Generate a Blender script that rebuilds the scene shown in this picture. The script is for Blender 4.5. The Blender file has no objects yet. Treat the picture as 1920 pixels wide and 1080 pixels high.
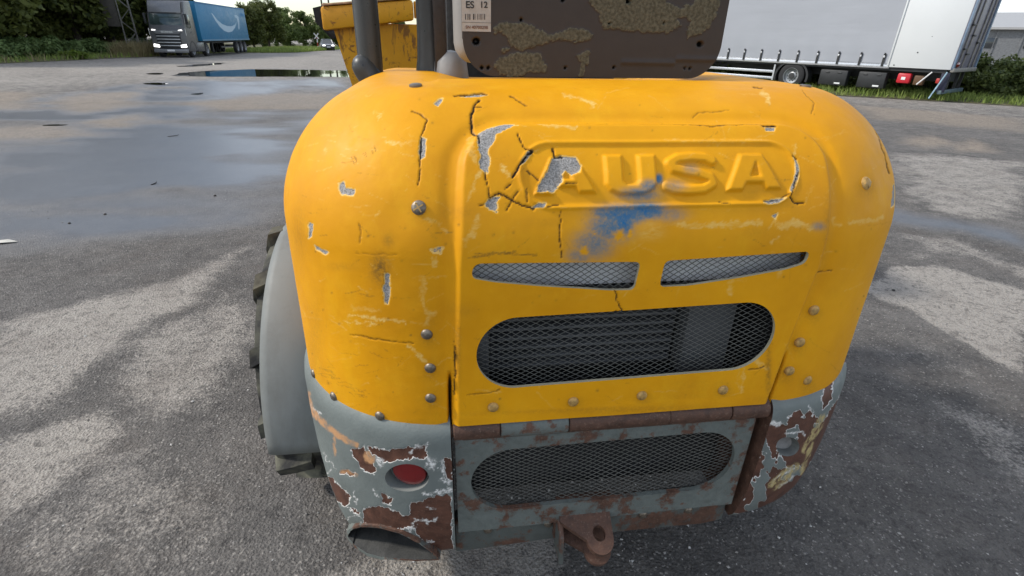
import bpy, bmesh, math, random
import numpy as np
from math import sin, cos, tan, pi, radians, atan, hypot
from mathutils import Vector, Matrix

random.seed(7); RNG = np.random.default_rng(7)
SC = bpy.context.scene
COL = SC.collection

# ------------------------------------------------------------------ camera
F_PX = 955.108                       # focal length in photograph pixels (1920 wide)
PITCH = atan(469.668 / 955.108); YAW = radians(7.925); ROLL = radians(1.233)
CAM = np.array([-.377, -.875, 1.55])
_f = np.array([sin(YAW) * cos(PITCH), cos(YAW) * cos(PITCH), -sin(PITCH)])
_r0 = np.array([cos(YAW), -sin(YAW), 0.]); _u0 = np.cross(_r0, _f)
_r = cos(ROLL) * _r0 + sin(ROLL) * _u0; _u = cos(ROLL) * _u0 - sin(ROLL) * _r0
cam = bpy.data.cameras.new('camera'); cam.sensor_width = 36; cam.lens = 36 * F_PX / 1920
cam.clip_start = .02; cam.clip_end = 4000
camo = bpy.data.objects.new('camera', cam); COL.objects.link(camo); SC.camera = camo
camo.matrix_world = Matrix(((_r[0], _u[0], -_f[0], CAM[0]), (_r[1], _u[1], -_f[1], CAM[1]), (_r[2], _u[2], -_f[2], CAM[2]), (0, 0, 0, 1)))
SC.render.resolution_x = 1024; SC.render.resolution_y = 576

# ------------------------------------------------------------------ light
SUN_ELEV = radians(40); SUN_AZ_LEFT = radians(82)      # azimuth measured from +Y towards -X
sun_dir = Vector((-sin(SUN_AZ_LEFT) * cos(SUN_ELEV), cos(SUN_AZ_LEFT) * cos(SUN_ELEV), sin(SUN_ELEV)))
sl = bpy.data.lights.new('sun', 'SUN'); sl.energy = 2.9; sl.angle = radians(5); sl.color = (1, .95, .87)
so = bpy.data.objects.new('sun', sl); COL.objects.link(so); so.rotation_euler = sun_dir.to_track_quat('Z', 'Y').to_euler()
W = bpy.data.worlds.new('World'); SC.world = W; W.use_nodes = True
wn = W.node_tree; wn.nodes.clear()
sky = wn.nodes.new('ShaderNodeTexSky'); sky.sky_type = 'NISHITA'; sky.sun_disc = False
sky.sun_elevation = SUN_ELEV; sky.sun_rotation = -SUN_AZ_LEFT; sky.air_density = 1; sky.dust_density = .4
tc = wn.nodes.new('ShaderNodeTexCoord'); mp = wn.nodes.new('ShaderNodeMapping'); mp.inputs['Scale'].default_value = (1, 1, 2.6)
nz = wn.nodes.new('ShaderNodeTexNoise'); nz.inputs['Scale'].default_value = 2.3; nz.inputs['Detail'].default_value = 7; nz.inputs['Roughness'].default_value = .6
rp = wn.nodes.new('ShaderNodeValToRGB'); rp.color_ramp.elements[0].position = .43; rp.color_ramp.elements[1].position = .63
mx = wn.nodes.new('ShaderNodeMix'); mx.data_type = 'RGBA'; mx.inputs[7].default_value = (8.8, 9.1, 9.6, 1)
bg = wn.nodes.new('ShaderNodeBackground'); bg.inputs[1].default_value = .15; wo = wn.nodes.new('ShaderNodeOutputWorld')
L = wn.links.new
L(tc.outputs['Generated'], mp.inputs[0]); L(mp.outputs[0], nz.inputs['Vector']); L(nz.outputs['Fac'], rp.inputs[0])
L(rp.outputs[0], mx.inputs[0]); L(sky.outputs[0], mx.inputs[6]); L(mx.outputs[2], bg.inputs[0]); L(bg.outputs[0], wo.inputs[0])
SC.view_settings.view_transform = 'Standard'; SC.view_settings.look = 'None'
SC.view_settings.exposure = 0.23; SC.view_settings.gamma = 1; SC.view_settings.use_curve_mapping = False

# ------------------------------------------------------------------ projection helpers
def ray(x, y): return _f * F_PX + _r * (x - 960) + _u * (540 - y)
def on_z(x, y, z=0.): d = ray(x, y); return CAM + d * (z - CAM[2]) / d[2]
def on_plane(x, y, p, n):
    d = ray(x, y); n = np.array(n, float); return CAM + d * (((np.array(p) - CAM) @ n) / (d @ n))
def to_px(P):
    d = P - CAM; z = np.maximum(d @ _f, 1e-3)
    return 960 + F_PX * (d @ _r) / z, 540 - F_PX * (d @ _u) / z
def LD(lat, dist, z=0.):             # metres right of / ahead of the camera's heading on the ground
    return (CAM[0] + dist * sin(YAW) + lat * cos(YAW), CAM[1] + dist * cos(YAW) - lat * sin(YAW), z)

def gz(x, y):                        # the yard falls gently away from the dumper
    return -.0085 * np.clip(np.hypot(np.asarray(x, float) - CAM[0], np.asarray(y, float) - CAM[1]) - 10, 0, 90)

# ------------------------------------------------------------------ numpy noise + 2-D marks
def _hash(i, j, seed):
    h = (i * 374761393 + j * 668265263 + seed * 974634777) & 0xffffffff
    h = ((h ^ (h >> 13)) * 1274126177) & 0xffffffff
    return ((h ^ (h >> 16)) & 0xffff) / 65535.
def vnoise(x, y, seed=0):
    xi = np.floor(x).astype(np.int64); yi = np.floor(y).astype(np.int64); fx = x - xi; fy = y - yi
    fx = fx * fx * (3 - 2 * fx); fy = fy * fy * (3 - 2 * fy)
    a = _hash(xi, yi, seed); b = _hash(xi + 1, yi, seed); c = _hash(xi, yi + 1, seed); d = _hash(xi + 1, yi + 1, seed)
    return (a * (1 - fx) + b * fx) * (1 - fy) + (c * (1 - fx) + d * fx) * fy
def fbm(x, y, seed=0, o=4):
    v = 0; a = .5; s = 0
    for k in range(o): v = v + a * vnoise(x * 2**k, y * 2**k, seed + k); s += a; a *= .5
    return v / s
def seg_dist(X, Y, pts):
    d = np.full(X.shape, 1e9)
    for (x0, y0), (x1, y1) in zip(pts[:-1], pts[1:]):
        dx, dy = x1 - x0, y1 - y0; l = dx * dx + dy * dy + 1e-12
        t = np.clip(((X - x0) * dx + (Y - y0) * dy) / l, 0, 1)
        d = np.minimum(d, np.hypot(X - x0 - t * dx, Y - y0 - t * dy))
    return d
def poly_sd(X, Y, pts):              # signed distance, negative inside
    pts = list(pts); d = seg_dist(X, Y, pts + [pts[0]]); ins = np.zeros(X.shape, bool)
    for (x0, y0), (x1, y1) in zip(pts, pts[1:] + pts[:1]):
        if y0 == y1: continue
        c = ((y0 > Y) != (y1 > Y)) & (X < (x1 - x0) * (Y - y0) / (y1 - y0) + x0); ins ^= c
    return np.where(ins, -d, d)
def crop(ox, oy, s): return lambda *pts: [(ox + x / s, oy + y / s) for x, y in pts]
class Marks:                          # wear marks given in photo pixels, evaluated on a surface's vertices
    def __init__(s, X, Y, ok):
        s.X, s.Y, s.ok = X.ravel(), Y.ravel(), ok.ravel()
        s.wx = (fbm(s.X / 9, s.Y / 9, 11, 3) - .5) + .55 * (fbm(s.X / 3.2, s.Y / 3.2, 12, 2) - .5); s.wy = (fbm(s.X / 9, s.Y / 9, 57, 3) - .5) + .55 * (fbm(s.X / 3.2, s.Y / 3.2, 58, 2) - .5)
        s.a = {}
    def get(s, n): return s.a.setdefault(n, np.zeros(len(s.X)))
    def _sub(s, pts, pad):
        p = np.array(pts); return np.nonzero(s.ok & (s.X > p[:, 0].min() - pad) & (s.X < p[:, 0].max() + pad) & (s.Y > p[:, 1].min() - pad) & (s.Y < p[:, 1].max() + pad))[0]
    def line(s, n, pts, w=1.2, soft=1., amp=1., warp=5.):
        i = s._sub(pts, w + 12); A = s.get(n)
        if not len(i): return
        d = seg_dist(s.X[i] + warp * s.wx[i], s.Y[i] + warp * s.wy[i], pts)
        ww = w * (.75 + .5 * vnoise(s.X[i] / 11, s.Y[i] / 11, 5))
        A[i] = np.maximum(A[i], amp * np.clip((ww - d) / soft + .5, 0, 1))
    def poly(s, n, pts, soft=1.2, amp=1., warp=7.):
        i = s._sub(pts, 14 + soft); A = s.get(n)
        if not len(i): return
        d = poly_sd(s.X[i] + warp * s.wx[i], s.Y[i] + warp * s.wy[i], pts)
        A[i] = np.maximum(A[i], amp * np.clip(.5 - d / soft, 0, 1))
    def blob(s, n, c, rx, ry=None, amp=1., p=1.):
        ry = ry or rx; i = s._sub([(c[0] - rx * 2, c[1] - ry * 2), (c[0] + rx * 2, c[1] + ry * 2)], 2); A = s.get(n)
        q = ((s.X[i] - c[0]) / rx)**2 + ((s.Y[i] - c[1]) / ry)**2
        A[i] = np.maximum(A[i], amp * np.exp(-q**p))

# ------------------------------------------------------------------ objects
def props(o, label=None, cat=None, group=None, kind=None):
    for k, v in (('label', label), ('category', cat), ('group', group), ('kind', kind)):
        if v: o[k] = v
    return o
def empty(name, loc=(0, 0, 0), rz=0., **k):
    if k.get('cat'): loc = (loc[0], loc[1], loc[2] + float(gz(loc[0], loc[1])))
    o = bpy.data.objects.new(name, None); COL.objects.link(o); o.location = loc; o.rotation_euler = (0, 0, rz); o.empty_display_size = .1
    return props(o, **k)
def link(name, me, parent=None, **k):
    o = bpy.data.objects.new(name, me); COL.objects.link(o)
    if parent: o.parent = parent
    return props(o, **k)
def np_mesh(name, V, Fq, mats, smooth=True, mi=None, attrs=None):
    me = bpy.data.meshes.new(name); V = np.asarray(V, np.float32); Fq = np.asarray(Fq, np.int32); k = Fq.shape[1]
    me.vertices.add(len(V)); me.vertices.foreach_set('co', V.ravel())
    me.loops.add(Fq.size); me.loops.foreach_set('vertex_index', Fq.ravel())
    me.polygons.add(len(Fq)); me.polygons.foreach_set('loop_start', np.arange(0, Fq.size, k, dtype=np.int32))
    me.polygons.foreach_set('loop_total', np.full(len(Fq), k, np.int32))
    if mi is not None: me.polygons.foreach_set('material_index', np.asarray(mi, np.int32))
    me.polygons.foreach_set('use_smooth', np.full(len(Fq), smooth))
    for m in mats: me.materials.append(m)
    for n, a in (attrs or {}).items():
        at = me.attributes.new(n, 'FLOAT', 'POINT'); at.data.foreach_set('value', np.asarray(a, np.float32))
    me.update(calc_edges=True); me.validate()
    return me
class MB:
    def __init__(s): s.v = []; s.f = []; s.m = []
    def add(s, v, f, m=0):
        b = len(s.v); s.v += [tuple(p) for p in v]; s.f += [tuple(b + i for i in q) for q in f]; s.m += [m] * len(f); return s
    def box(s, c, d, rz=0., m=0, R=None):
        x, y, z = (k / 2 for k in d); M = R or Matrix.Rotation(rz, 3, 'Z'); c = Vector(c)
        v = [c + M @ Vector(p) for p in ((-x, -y, -z), (x, -y, -z), (x, y, -z), (-x, y, -z), (-x, -y, z), (x, -y, z), (x, y, z), (-x, y, z))]
        return s.add(v, [(0, 3, 2, 1), (4, 5, 6, 7), (0, 1, 5, 4), (1, 2, 6, 5), (2, 3, 7, 6), (3, 0, 4, 7)], m)
    def tube(s, pts, r, n=12, m=0, cap=True, r2=None):
        pts = [Vector(p) for p in pts]; rs = r if isinstance(r, (list, tuple)) else [r] * len(pts); v = []; prev = None
        for i, p in enumerate(pts):
            t = (pts[min(i + 1, len(pts) - 1)] - pts[max(i - 1, 0)]).normalized()
            if prev is None: a = t.orthogonal().normalized()
            else: a = (prev - t * prev.dot(t)).normalized()
            prev = a; b = t.cross(a)
            v += [p + rs[i] * (cos(2 * pi * k / n) * a + sin(2 * pi * k / n) * b) for k in range(n)]
        f = [(i * n + k, i * n + (k + 1) % n, (i + 1) * n + (k + 1) % n, (i + 1) * n + k) for i in range(len(pts) - 1) for k in range(n)]
        if cap: f += [tuple(range(n))[::-1], tuple((len(pts) - 1) * n + k for k in range(n))]
        return s.add(v, f, m)
    def lathe(s, prof, M=None, n=24, m=0):      # prof: (radius, height) about local Z, placed by matrix M
        M = M or Matrix(); v = []
        for r, h in prof: v += [M @ Vector((r * cos(2 * pi * k / n), r * sin(2 * pi * k / n), h)) for k in range(n)]
        f = [(i * n + k, i * n + (k + 1) % n, (i + 1) * n + (k + 1) % n, (i + 1) * n + k) for i in range(len(prof) - 1) for k in range(n)]
        return s.add(v, f, m)
    def prism(s, poly, d0, d1, axes='xz', m=0):  # 2-D outline swept along the third axis
        ax = {'xz': lambda a, b, c: (a, c, b), 'yz': lambda a, b, c: (c, a, b), 'xy': lambda a, b, c: (a, b, c)}[axes]
        n = len(poly); v = [ax(a, b, d0) for a, b in poly] + [ax(a, b, d1) for a, b in poly]
        return s.add(v, [tuple(range(n)), tuple(range(2 * n - 1, n - 1, -1))] + [(i, n + i, n + (i + 1) % n, (i + 1) % n) for i in range(n)], m)
    def mesh(s, name, mats, smooth=False, bevel=0, angle=40, seg=2):
        me = bpy.data.meshes.new(name); me.from_pydata(s.v, [], s.f); mats = mats if isinstance(mats, (list, tuple)) else [mats]
        for m in mats: me.materials.append(m)
        me.polygons.foreach_set('material_index', s.m)
        bm = bmesh.new(); bm.from_mesh(me); bmesh.ops.recalc_face_normals(bm, faces=bm.faces)
        if bevel:
            es = [e for e in bm.edges if len(e.link_faces) == 2 and e.calc_face_angle(0) > radians(angle)]
            bmesh.ops.bevel(bm, geom=es, offset=bevel, segments=seg, profile=.5, affect='EDGES', clamp_overlap=True)
        bm.to_mesh(me); bm.free()
        if smooth or bevel:
            me.polygons.foreach_set('use_smooth', [True] * len(me.polygons)); me.set_sharp_from_angle(angle=radians(38))
        me.update(); return me
    def build(s, name, mats, parent=None, smooth=False, bevel=0, angle=40, seg=2, **k):
        return link(name, s.mesh(name, mats, smooth, bevel, angle, seg), parent, **k)
def copy_tree(o, parent=None):
    c = o.copy(); COL.objects.link(c); c.parent = parent
    for ch in list(o.children): copy_tree(ch, c)
    return c
def text_mesh(txt, size, bold=False):
    cu = bpy.data.curves.new('lettering', 'FONT'); cu.body = txt; cu.size = size; cu.align_x = 'CENTER'; cu.align_y = 'CENTER'; cu.extrude = size * .01
    if bold: cu.offset = size * .02
    o = bpy.data.objects.new('lettering', cu); COL.objects.link(o); bpy.context.view_layer.update()
    me = bpy.data.meshes.new_from_object(o.evaluated_get(bpy.context.evaluated_depsgraph_get()))
    bpy.data.objects.remove(o); bpy.data.curves.remove(cu); return me

# ------------------------------------------------------------------ materials
class NT:
    def __init__(s, name):
        s.m = bpy.data.materials.new(name); s.m.use_nodes = True; s.t = s.m.node_tree; s.b = s.t.nodes['Principled BSDF']
        s.c = s.t.nodes.new('ShaderNodeTexCoord').outputs['Object']
    def n(s, ty, **k):
        x = s.t.nodes.new(ty)
        for a, v in k.items(): setattr(x, a, v)
        return x
    def put(s, sock, v):
        if isinstance(v, bpy.types.NodeSocket): s.t.links.new(v, sock)
        elif isinstance(v, (tuple, list)) and len(v) == 3 and sock.type == 'RGBA': sock.default_value = (*v, 1)
        else: sock.default_value = v
    def noise(s, scale, detail=4, rough=.55, vec=None, stretch=None, dist=0.):
        x = s.n('ShaderNodeTexNoise'); v = vec or s.c
        if stretch:
            mpn = s.n('ShaderNodeMapping'); mpn.inputs['Scale'].default_value = stretch; s.put(mpn.inputs[0], v); v = mpn.outputs[0]
        s.put(x.inputs['Vector'], v); x.inputs['Scale'].default_value = scale; x.inputs['Detail'].default_value = detail
        x.inputs['Roughness'].default_value = rough; x.inputs['Distortion'].default_value = dist; return x.outputs['Fac']
    def voro(s, scale, out='Distance', feature='F1', vec=None):
        x = s.n('ShaderNodeTexVoronoi', feature=feature); s.put(x.inputs['Vector'], vec or s.c); x.inputs['Scale'].default_value = scale; return x.outputs[out]
    def ramp(s, fac, *st):
        x = s.n('ShaderNodeValToRGB'); r = x.color_ramp; s.put(x.inputs[0], fac)
        for i, (p, c) in enumerate(st):
            e = r.elements[i] if i < 2 else r.elements.new(p)
            e.position = p; e.color = (c, c, c, 1) if not isinstance(c, (tuple, list)) else (*c, 1)
        return x.outputs[0]
    def step(s, fac, a, b): return s.ramp(fac, (a, 0.), (b, 1.))
    def mix(s, fac, a, b, blend='MIX'):
        x = s.n('ShaderNodeMix', data_type='RGBA', blend_type=blend); s.put(x.inputs[0], fac); s.put(x.inputs[6], a); s.put(x.inputs[7], b); return x.outputs[2]
    def math(s, op, a, b=0., clamp=False):
        x = s.n('ShaderNodeMath', operation=op); x.use_clamp = clamp; s.put(x.inputs[0], a); s.put(x.inputs[1], b); return x.outputs[0]
    def mul(s, a, b): return s.math('MULTIPLY', a, b)
    def attr(s, name): return s.n('ShaderNodeAttribute', attribute_name=name).outputs['Fac']
    def bump(s, h, strength=.3, dist=.01, nrm=None):
        x = s.n('ShaderNodeBump'); x.inputs['Strength'].default_value = strength; x.inputs['Distance'].default_value = dist; s.put(x.inputs['Height'], h)
        if nrm: s.put(x.inputs['Normal'], nrm)
        return x.outputs[0]
    def out(s, color=None, rough=None, metal=None, normal=None, spec=None, **k):
        for n, v in (('Base Color', color), ('Roughness', rough), ('Metallic', metal), ('Normal', normal), ('Specular IOR Level', spec)):
            if v is not None: s.put(s.b.inputs[n], v)
        for n, v in k.items(): s.put(s.b.inputs[n.replace('_', ' ')], v)
        return s.m
def plain(name, col, rough=.6, metal=0., var=.25, scale=6., bump=.15, spec=.5):
    t = NT(name); n1 = t.noise(scale, 5, .6); n2 = t.noise(scale * 12, 3)
    dark = tuple(c * (1 - var) for c in col); lite = tuple(min(1, c * (1 + var)) for c in col)
    return t.out(t.mix(t.step(n1, .3, .7), dark, lite), t.ramp(n2, (.3, max(0, rough - .12)), (.7, min(1, rough + .12))), metal, t.bump(n2, bump, .004), spec)

def yellow_paint():
    t = NT('worn_yellow_paint'); n1 = t.noise(2.6, 5, .6); n2 = t.noise(26, 5, .65); fine = t.noise(160, 4, .6); big = t.noise(1.1, 3)
    scr = t.noise(9, 6, .75, stretch=(.7, 1, 9), dist=.6)
    col = t.mix(t.step(n1, .35, .68), (.65, .28, .002), (.79, .358, .004))
    col = t.mix(t.mul(t.step(n2, .5, .75), .3), col, (.78, .385, .012)); col = t.mix(t.mul(t.step(t.noise(1.7, 5, .7), .48, .66), .35), col, (.52, .20, .004)); col = t.mix(t.mul(t.step(t.noise(6, 6, .75, stretch=(1, 1, .5)), .55, .72), .3), col, (.82, .46, .012))
    col = t.mix(t.mul(t.step(scr, .66, .74), .32), col, (.78, .50, .13))
    col = t.mix(t.mul(t.step(t.noise(14, 6, .8, stretch=(1, 1, .35), dist=1.2), .64, .74), .45), col, (.32, .15, .02))
    brk = t.step(n2, .25, .6); grit = t.step(fine, .35, .6)
    col = t.mix(t.mul(t.attr('pale'), t.mul(t.step(t.noise(70, 5, .75, stretch=(.35, 1, 1.2)), .33, .60), .95)), col, (.80, .56, .17))
    bf = t.mul(t.attr('blue'), t.math('ADD', t.mul(grit, .35), .65)); col = t.mix(t.math('MULTIPLY', bf, 1.5, True), col, (.21, .215, .15)); col = t.mix(t.math('POWER', bf, 1.5), col, (.012, .13, .31))
    col = t.mix(t.mul(t.attr('dirt'), t.math('ADD', t.mul(grit, .6), .35)), col, (.085, .055, .02))
    chipcol = t.mix(t.step(t.noise(330, 4, .7), .36, .62), (.15, .14, .13), (.42, .40, .375))
    chip = t.math('ADD', t.attr('chip'), t.mul(t.mul(t.math('SUBTRACT', t.noise(210, 4, .7), .5), t.step(t.attr('chip'), .02, .3)), 1.1), True); rim = t.math('MULTIPLY', t.math('SUBTRACT', 1., t.math('ABSOLUTE', t.math('SUBTRACT', t.mul(chip, 2.), .7))), t.step(chip, .02, .12), True)
    col = t.mix(t.mul(rim, .7), col, (.85, .62, .22))
    col = t.mix(t.step(chip, .45, .62), col, chipcol)
    col = t.mix(t.step(t.attr('crack'), .05, .9), col, (.022, .014, .008))
    rough = t.ramp(n2, (.3, .46), (.7, .64)); rough = t.mix(t.step(chip, .4, .6), rough, (.9, .9, .9)); rough = t.mix(t.attr('dirt'), rough, (.75, .75, .75))
    h = t.math('ADD', t.mul(t.noise(55, 4, .6), .5), t.mul(fine, .25)); h = t.math('ADD', h, t.mul(t.mul(fine, t.step(chip, .4, .6)), 2.2))
    return t.out(col, rough, 0., t.bump(h, .22, .003), .2)
def peeled(name, grey=(.155, .175, .165)):
    # grey paint flaking off brown primer, pale undercoat along the broken edges; attribute 'rust' > .5 is bare
    t = NT(name); n1 = t.noise(5, 5, .65); n2 = t.noise(34, 5, .7); fine = t.noise(150, 4)
    g = t.mix(t.step(n1, .3, .7), tuple(c * .8 for c in grey), tuple(c * 1.15 for c in grey))
    r = t.mix(t.step(n2, .3, .7), (.055, .024, .016), (.135, .058, .036)); r = t.mix(t.mul(t.step(fine, .6, .75), .5), r, (.2, .13, .1))
    e = t.math('ADD', t.attr('rust'), t.mul(t.math('SUBTRACT', n2, .5), .7)); e = t.math('ADD', e, t.mul(t.math('SUBTRACT', fine, .5), .25))
    col = t.mix(t.step(e, .49, .52), g, r)
    band = t.mul(t.step(e, .33, .43), t.math('SUBTRACT', 1., t.step(e, .5, .56)))
    col = t.mix(t.mul(band, t.step(t.noise(11, 4), .33, .48)), col, (.68, .66, .62))
    col = t.mix(t.mul(t.attr('white'), t.step(t.noise(75, 5, .8), .40, .52)), col, t.mix(t.step(fine, .4, .6), (.45, .43, .40), (.74, .73, .70)))
    col = t.mix(t.mul(t.attr('tan'), t.step(n2, .3, .55)), col, (.50, .27, .13))
    col = t.mix(t.mul(t.attr('straw'), t.step(t.noise(60, 5, .8, stretch=(1, 1, .5)), .42, .56)), col, (.46, .36, .16))
    col = t.mix(t.attr('dirt'), col, (.035, .03, .02))
    h = t.math('ADD', t.mul(t.step(e, .4, .55), -.8), t.mul(fine, .4))
    return t.out(col, t.ramp(n2, (.3, .42), (.7, .7)), 0., t.bump(h, .5, .004), .4)
def rusty(name, amt=.5, grey=(.088, .098, .090)):
    t = NT(name); n1 = t.noise(7, 6, .7); n2 = t.noise(40, 5, .7); fine = t.noise(170, 3)
    g = t.mix(t.step(n2, .3, .7), tuple(c * .8 for c in grey), tuple(c * 1.2 for c in grey)); r = t.mix(t.step(n2, .3, .7), (.05, .026, .018), (.13, .065, .042))
    r = t.mix(t.mul(t.step(fine, .58, .75), .6), r, (.22, .15, .11))
    e = t.math('ADD', n1, t.mul(t.math('SUBTRACT', n2, .5), .35)); col = t.mix(t.step(e, 1 - amt - .03, 1 - amt + .04), g, r)
    col = t.mix(t.mul(t.step(t.noise(16, 5, .8), .70, .74), .8), col, (.55, .52, .48))
    return t.out(col, t.ramp(n2, (.3, .45), (.7, .8)), 0., t.bump(t.math('ADD', t.mul(n2, .6), t.mul(fine, .4)), .45, .005), .4)

M = {}
M['yellow'] = yellow_paint()
M['raw_edge'] = plain('raw_fibreglass_edge', (.42, .38, .26), .8)
M['peel'] = peeled('flaking_grey_paint')
M['rusty'] = rusty('rusty_grey_steel', .47)
M['rusty_more'] = rusty('rust_brown_steel', .70)
M['rusty_less'] = rusty('grey_paint_light_rust', .475, (.125, .14, .128))
tg = NT('grey_fender_paint'); _a = tg.noise(3.5, 5, .6); _b = tg.noise(30, 5, .7)
M['grey_paint'] = tg.out(tg.mix(tg.mul(tg.step(tg.noise(7, 6, .7, stretch=(1, 1, .35)), .50, .72), .5), tg.mix(_a, (.155, .165, .157), (.205, .212, .20)), (.10, .095, .08)), tg.ramp(_b, (.3, .5), (.7, .68)), 0., tg.bump(_b, .12, .004), .35)
M['dark_paint'] = plain('dark_grey_paint', (.036, .038, .037), .38, var=.15, spec=.5, bump=.03)
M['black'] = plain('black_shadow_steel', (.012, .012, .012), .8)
M['radiator'] = plain('radiator_black', (.035, .036, .038), .6)
M['fin'] = plain('radiator_fin', (.085, .087, .09), .55)
M['duct'] = plain('pale_duct_sheet', (.72, .72, .72), .6)
M['wire'] = plain('wire_mesh_steel', (.15, .15, .135), .55, .2)
M['wire_pale'] = plain('pale_wire_mesh', (.16, .157, .14), .55, .2)
M['bolt'] = plain('dull_bolt_steel', (.19, .16, .125), .42, .65, var=.4, scale=90)
M['bolt_paint'] = plain('painted_bolt', (.40, .24, .07), .5, .1, var=.45, scale=80)
M['rubber'] = plain('tyre_rubber', (.035, .034, .033), .85, var=.3, scale=14, bump=.4)
M['rubber_dusty'] = plain('dusty_tyre_rubber', (.11, .105, .08), .9, var=.5, scale=9, bump=.4)
M['rim'] = plain('rim_yellow', (.5, .28, .04), .5)
M['lens'] = plain('red_lens', (.17, .005, .007), .14, var=.15, spec=.8)
M['vinyl'] = plain('grey_seat_vinyl', (.27, .27, .265), .5, var=.12)
M['silver'] = plain('bare_aluminium', (.62, .63, .65), .32, .7, var=.1)
M['chrome_grey'] = plain('silver_trim', (.60, .60, .60), .35, .5, var=.1)

# ================================================================== GROUND
def build_ground():
    rr = np.concatenate([[.0], np.geomspace(.35, 14, 230), np.geomspace(14.4, 900, 110)]); na = 560; ang = np.arange(na) * 2 * pi / na
    cx, cy = .2, -.4
    X = (cx + rr[:, None] * np.sin(ang)); Y = (cy + rr[:, None] * np.cos(ang)); Z = np.zeros_like(X)
    dist = np.hypot(X - CAM[0], Y - CAM[1])
    Z += -.012 * (fbm(X / 1.3, Y / 1.3, 3, 3) - .45) * np.clip((dist - 2) / 3, 0, 1)
    Z += gz(X, Y)
    x, y = X.ravel(), Y.ravel()
    wob = .35 * np.minimum(1, dist.ravel() / 6)
    wx = x + wob * (fbm(x * 1.6, y * 1.6, 21) - .5) * 2.2; wy = y + wob * (fbm(x * 1.6, y * 1.6, 81) - .5) * 2.2
    pale = np.zeros(len(x)); wet = np.zeros(len(x)); tan_ = np.zeros(len(x))
    def P(a, pts, amp, soft):
        g = [tuple(on_z(*p)[:2]) for p in pts]; d = poly_sd(wx, wy, g); np.maximum(a, amp * np.clip(.5 - d / soft, 0, 1), out=a)
    P(pale, [(0, 610), (150, 562), (290, 535), (400, 490), (455, 465), (385, 520), (330, 570), (250, 620), (170, 690), (80, 760), (0, 790)], .85, .25)
    P(pale, [(0, 850), (100, 800), (190, 775), (205, 830), (140, 880), (60, 930), (0, 960)], .85, .2)
    P(pale, [(210, 640), (430, 545), (470, 640), (400, 760), (250, 790), (190, 740)], .55, .3)
    P(pale, [(560, 1080), (700, 1030), (860, 960), (1050, 960), (1060, 1080)], 1., .2)  # pale ground, strengthened to offset the dumper's shade
    P(pale, [(0, 990), (180, 860), (330, 850), (420, 960), (430, 1080), (0, 1090)], .42, .35)
    P(pale, [(1640, 505), (1740, 498), (1930, 560), (1930, 700), (1830, 645), (1740, 585), (1620, 540)], .95, .12)
    P(pale, [(1685, 440), (1800, 452), (1930, 515), (1930, 560), (1800, 485), (1680, 472)], .5, .25)
    P(pale, [(1680, 285), (1930, 300), (1930, 425), (1750, 395), (1680, 340)], .55, .6)
    P(pale, [(1740, 750), (1850, 775), (1930, 850), (1930, 905), (1800, 835)], .55, .2)
    P(pale, [(1600, 640), (1800, 650), (1900, 720), (1700, 690)], .3, .3)
    P(tan_, [(1590, 190), (1930, 218), (1930, 245), (1640, 218)], .8, .8)
    for q in ([(1690, 252), (1760, 253), (1785, 268), (1720, 278)], [(1780, 270), (1850, 262), (1855, 280), (1790, 287)]): P(tan_, q, .9, .3)
    P(pale, [(0, 112), (300, 100), (640, 92), (640, 124), (330, 128), (0, 150)], .6, 5.)
    P(wet, [(-60, 470), (200, 446), (350, 432), (460, 408), (560, 380), (640, 200), (640, 140), (300, 142), (-60, 200)], 1., .5)
    P(wet, [(1640, 385), (1700, 392), (1930, 440), (1930, 470), (1780, 430), (1660, 415)], .8, .3)
    dry = np.zeros(len(x))
    for q in ([(90, 186), (150, 170), (275, 163), (235, 196), (155, 209)], [(165, 228), (240, 210), (275, 220), (262, 236), (200, 237)],
              [(-60, 240), (110, 234), (195, 250), (100, 260), (-60, 260)], [(330, 190), (520, 170), (640, 172), (640, 205), (420, 205)], [(-60, 165), (60, 165), (60, 200), (-60, 205)]):
        P(dry, q, .9, .6)
    tan_ = np.maximum(tan_, dry * .95); wet *= 1 - .9 * dry
    wet *= np.clip(fbm(x / 2.2, y / 1.1, 33) * 3.4 - .85, .18, 1)
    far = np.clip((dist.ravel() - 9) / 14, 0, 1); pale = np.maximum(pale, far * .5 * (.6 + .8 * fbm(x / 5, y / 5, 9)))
    n = len(rr); i = np.arange(1, n - 1)[:, None] * na + np.arange(na); j = np.arange(1, n - 1)[:, None] * na + (np.arange(na) + 1) % na
    Fq = np.stack([i, i + na, j + na, j], -1).reshape(-1, 4)
    k0 = np.arange(na); F0 = np.stack([k0, k0 + na, (k0 + 1) % na + na, (k0 + 1) % na], -1)
    Fq = np.concatenate([F0, Fq])[:, ::-1]
    t = NT('weathered_asphalt'); t.c = t.n('ShaderNodeNewGeometry').outputs['Position']
    big = t.noise(.9, 6, .6); mid = t.noise(5, 6, .65); fine = t.noise(60, 5, .7); grain = t.noise(210, 4, .65); st = t.voro(150, 'Color'); stc = t.n('ShaderNodeSeparateColor'); t.put(stc.inputs[0], st)
    base = t.mix(t.step(mid, .3, .72), (.072, .069, .066), (.165, .156, .145))
    base = t.mix(t.mul(t.step(big, .40, .66), .55), base, (.20, .19, .18))
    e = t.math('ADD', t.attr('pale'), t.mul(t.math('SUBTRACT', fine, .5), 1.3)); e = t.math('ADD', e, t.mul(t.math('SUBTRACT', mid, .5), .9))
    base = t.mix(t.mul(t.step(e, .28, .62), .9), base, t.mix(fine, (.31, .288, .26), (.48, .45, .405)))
    base = t.mix(t.mul(t.attr('tan'), t.ramp(fine, (.2, .6), (.8, 1.))), base, (.33, .275, .215))
    base = t.mix(t.mul(t.step(stc.outputs[0], .95, .965), .6), base, (.42, .40, .37))
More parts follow.
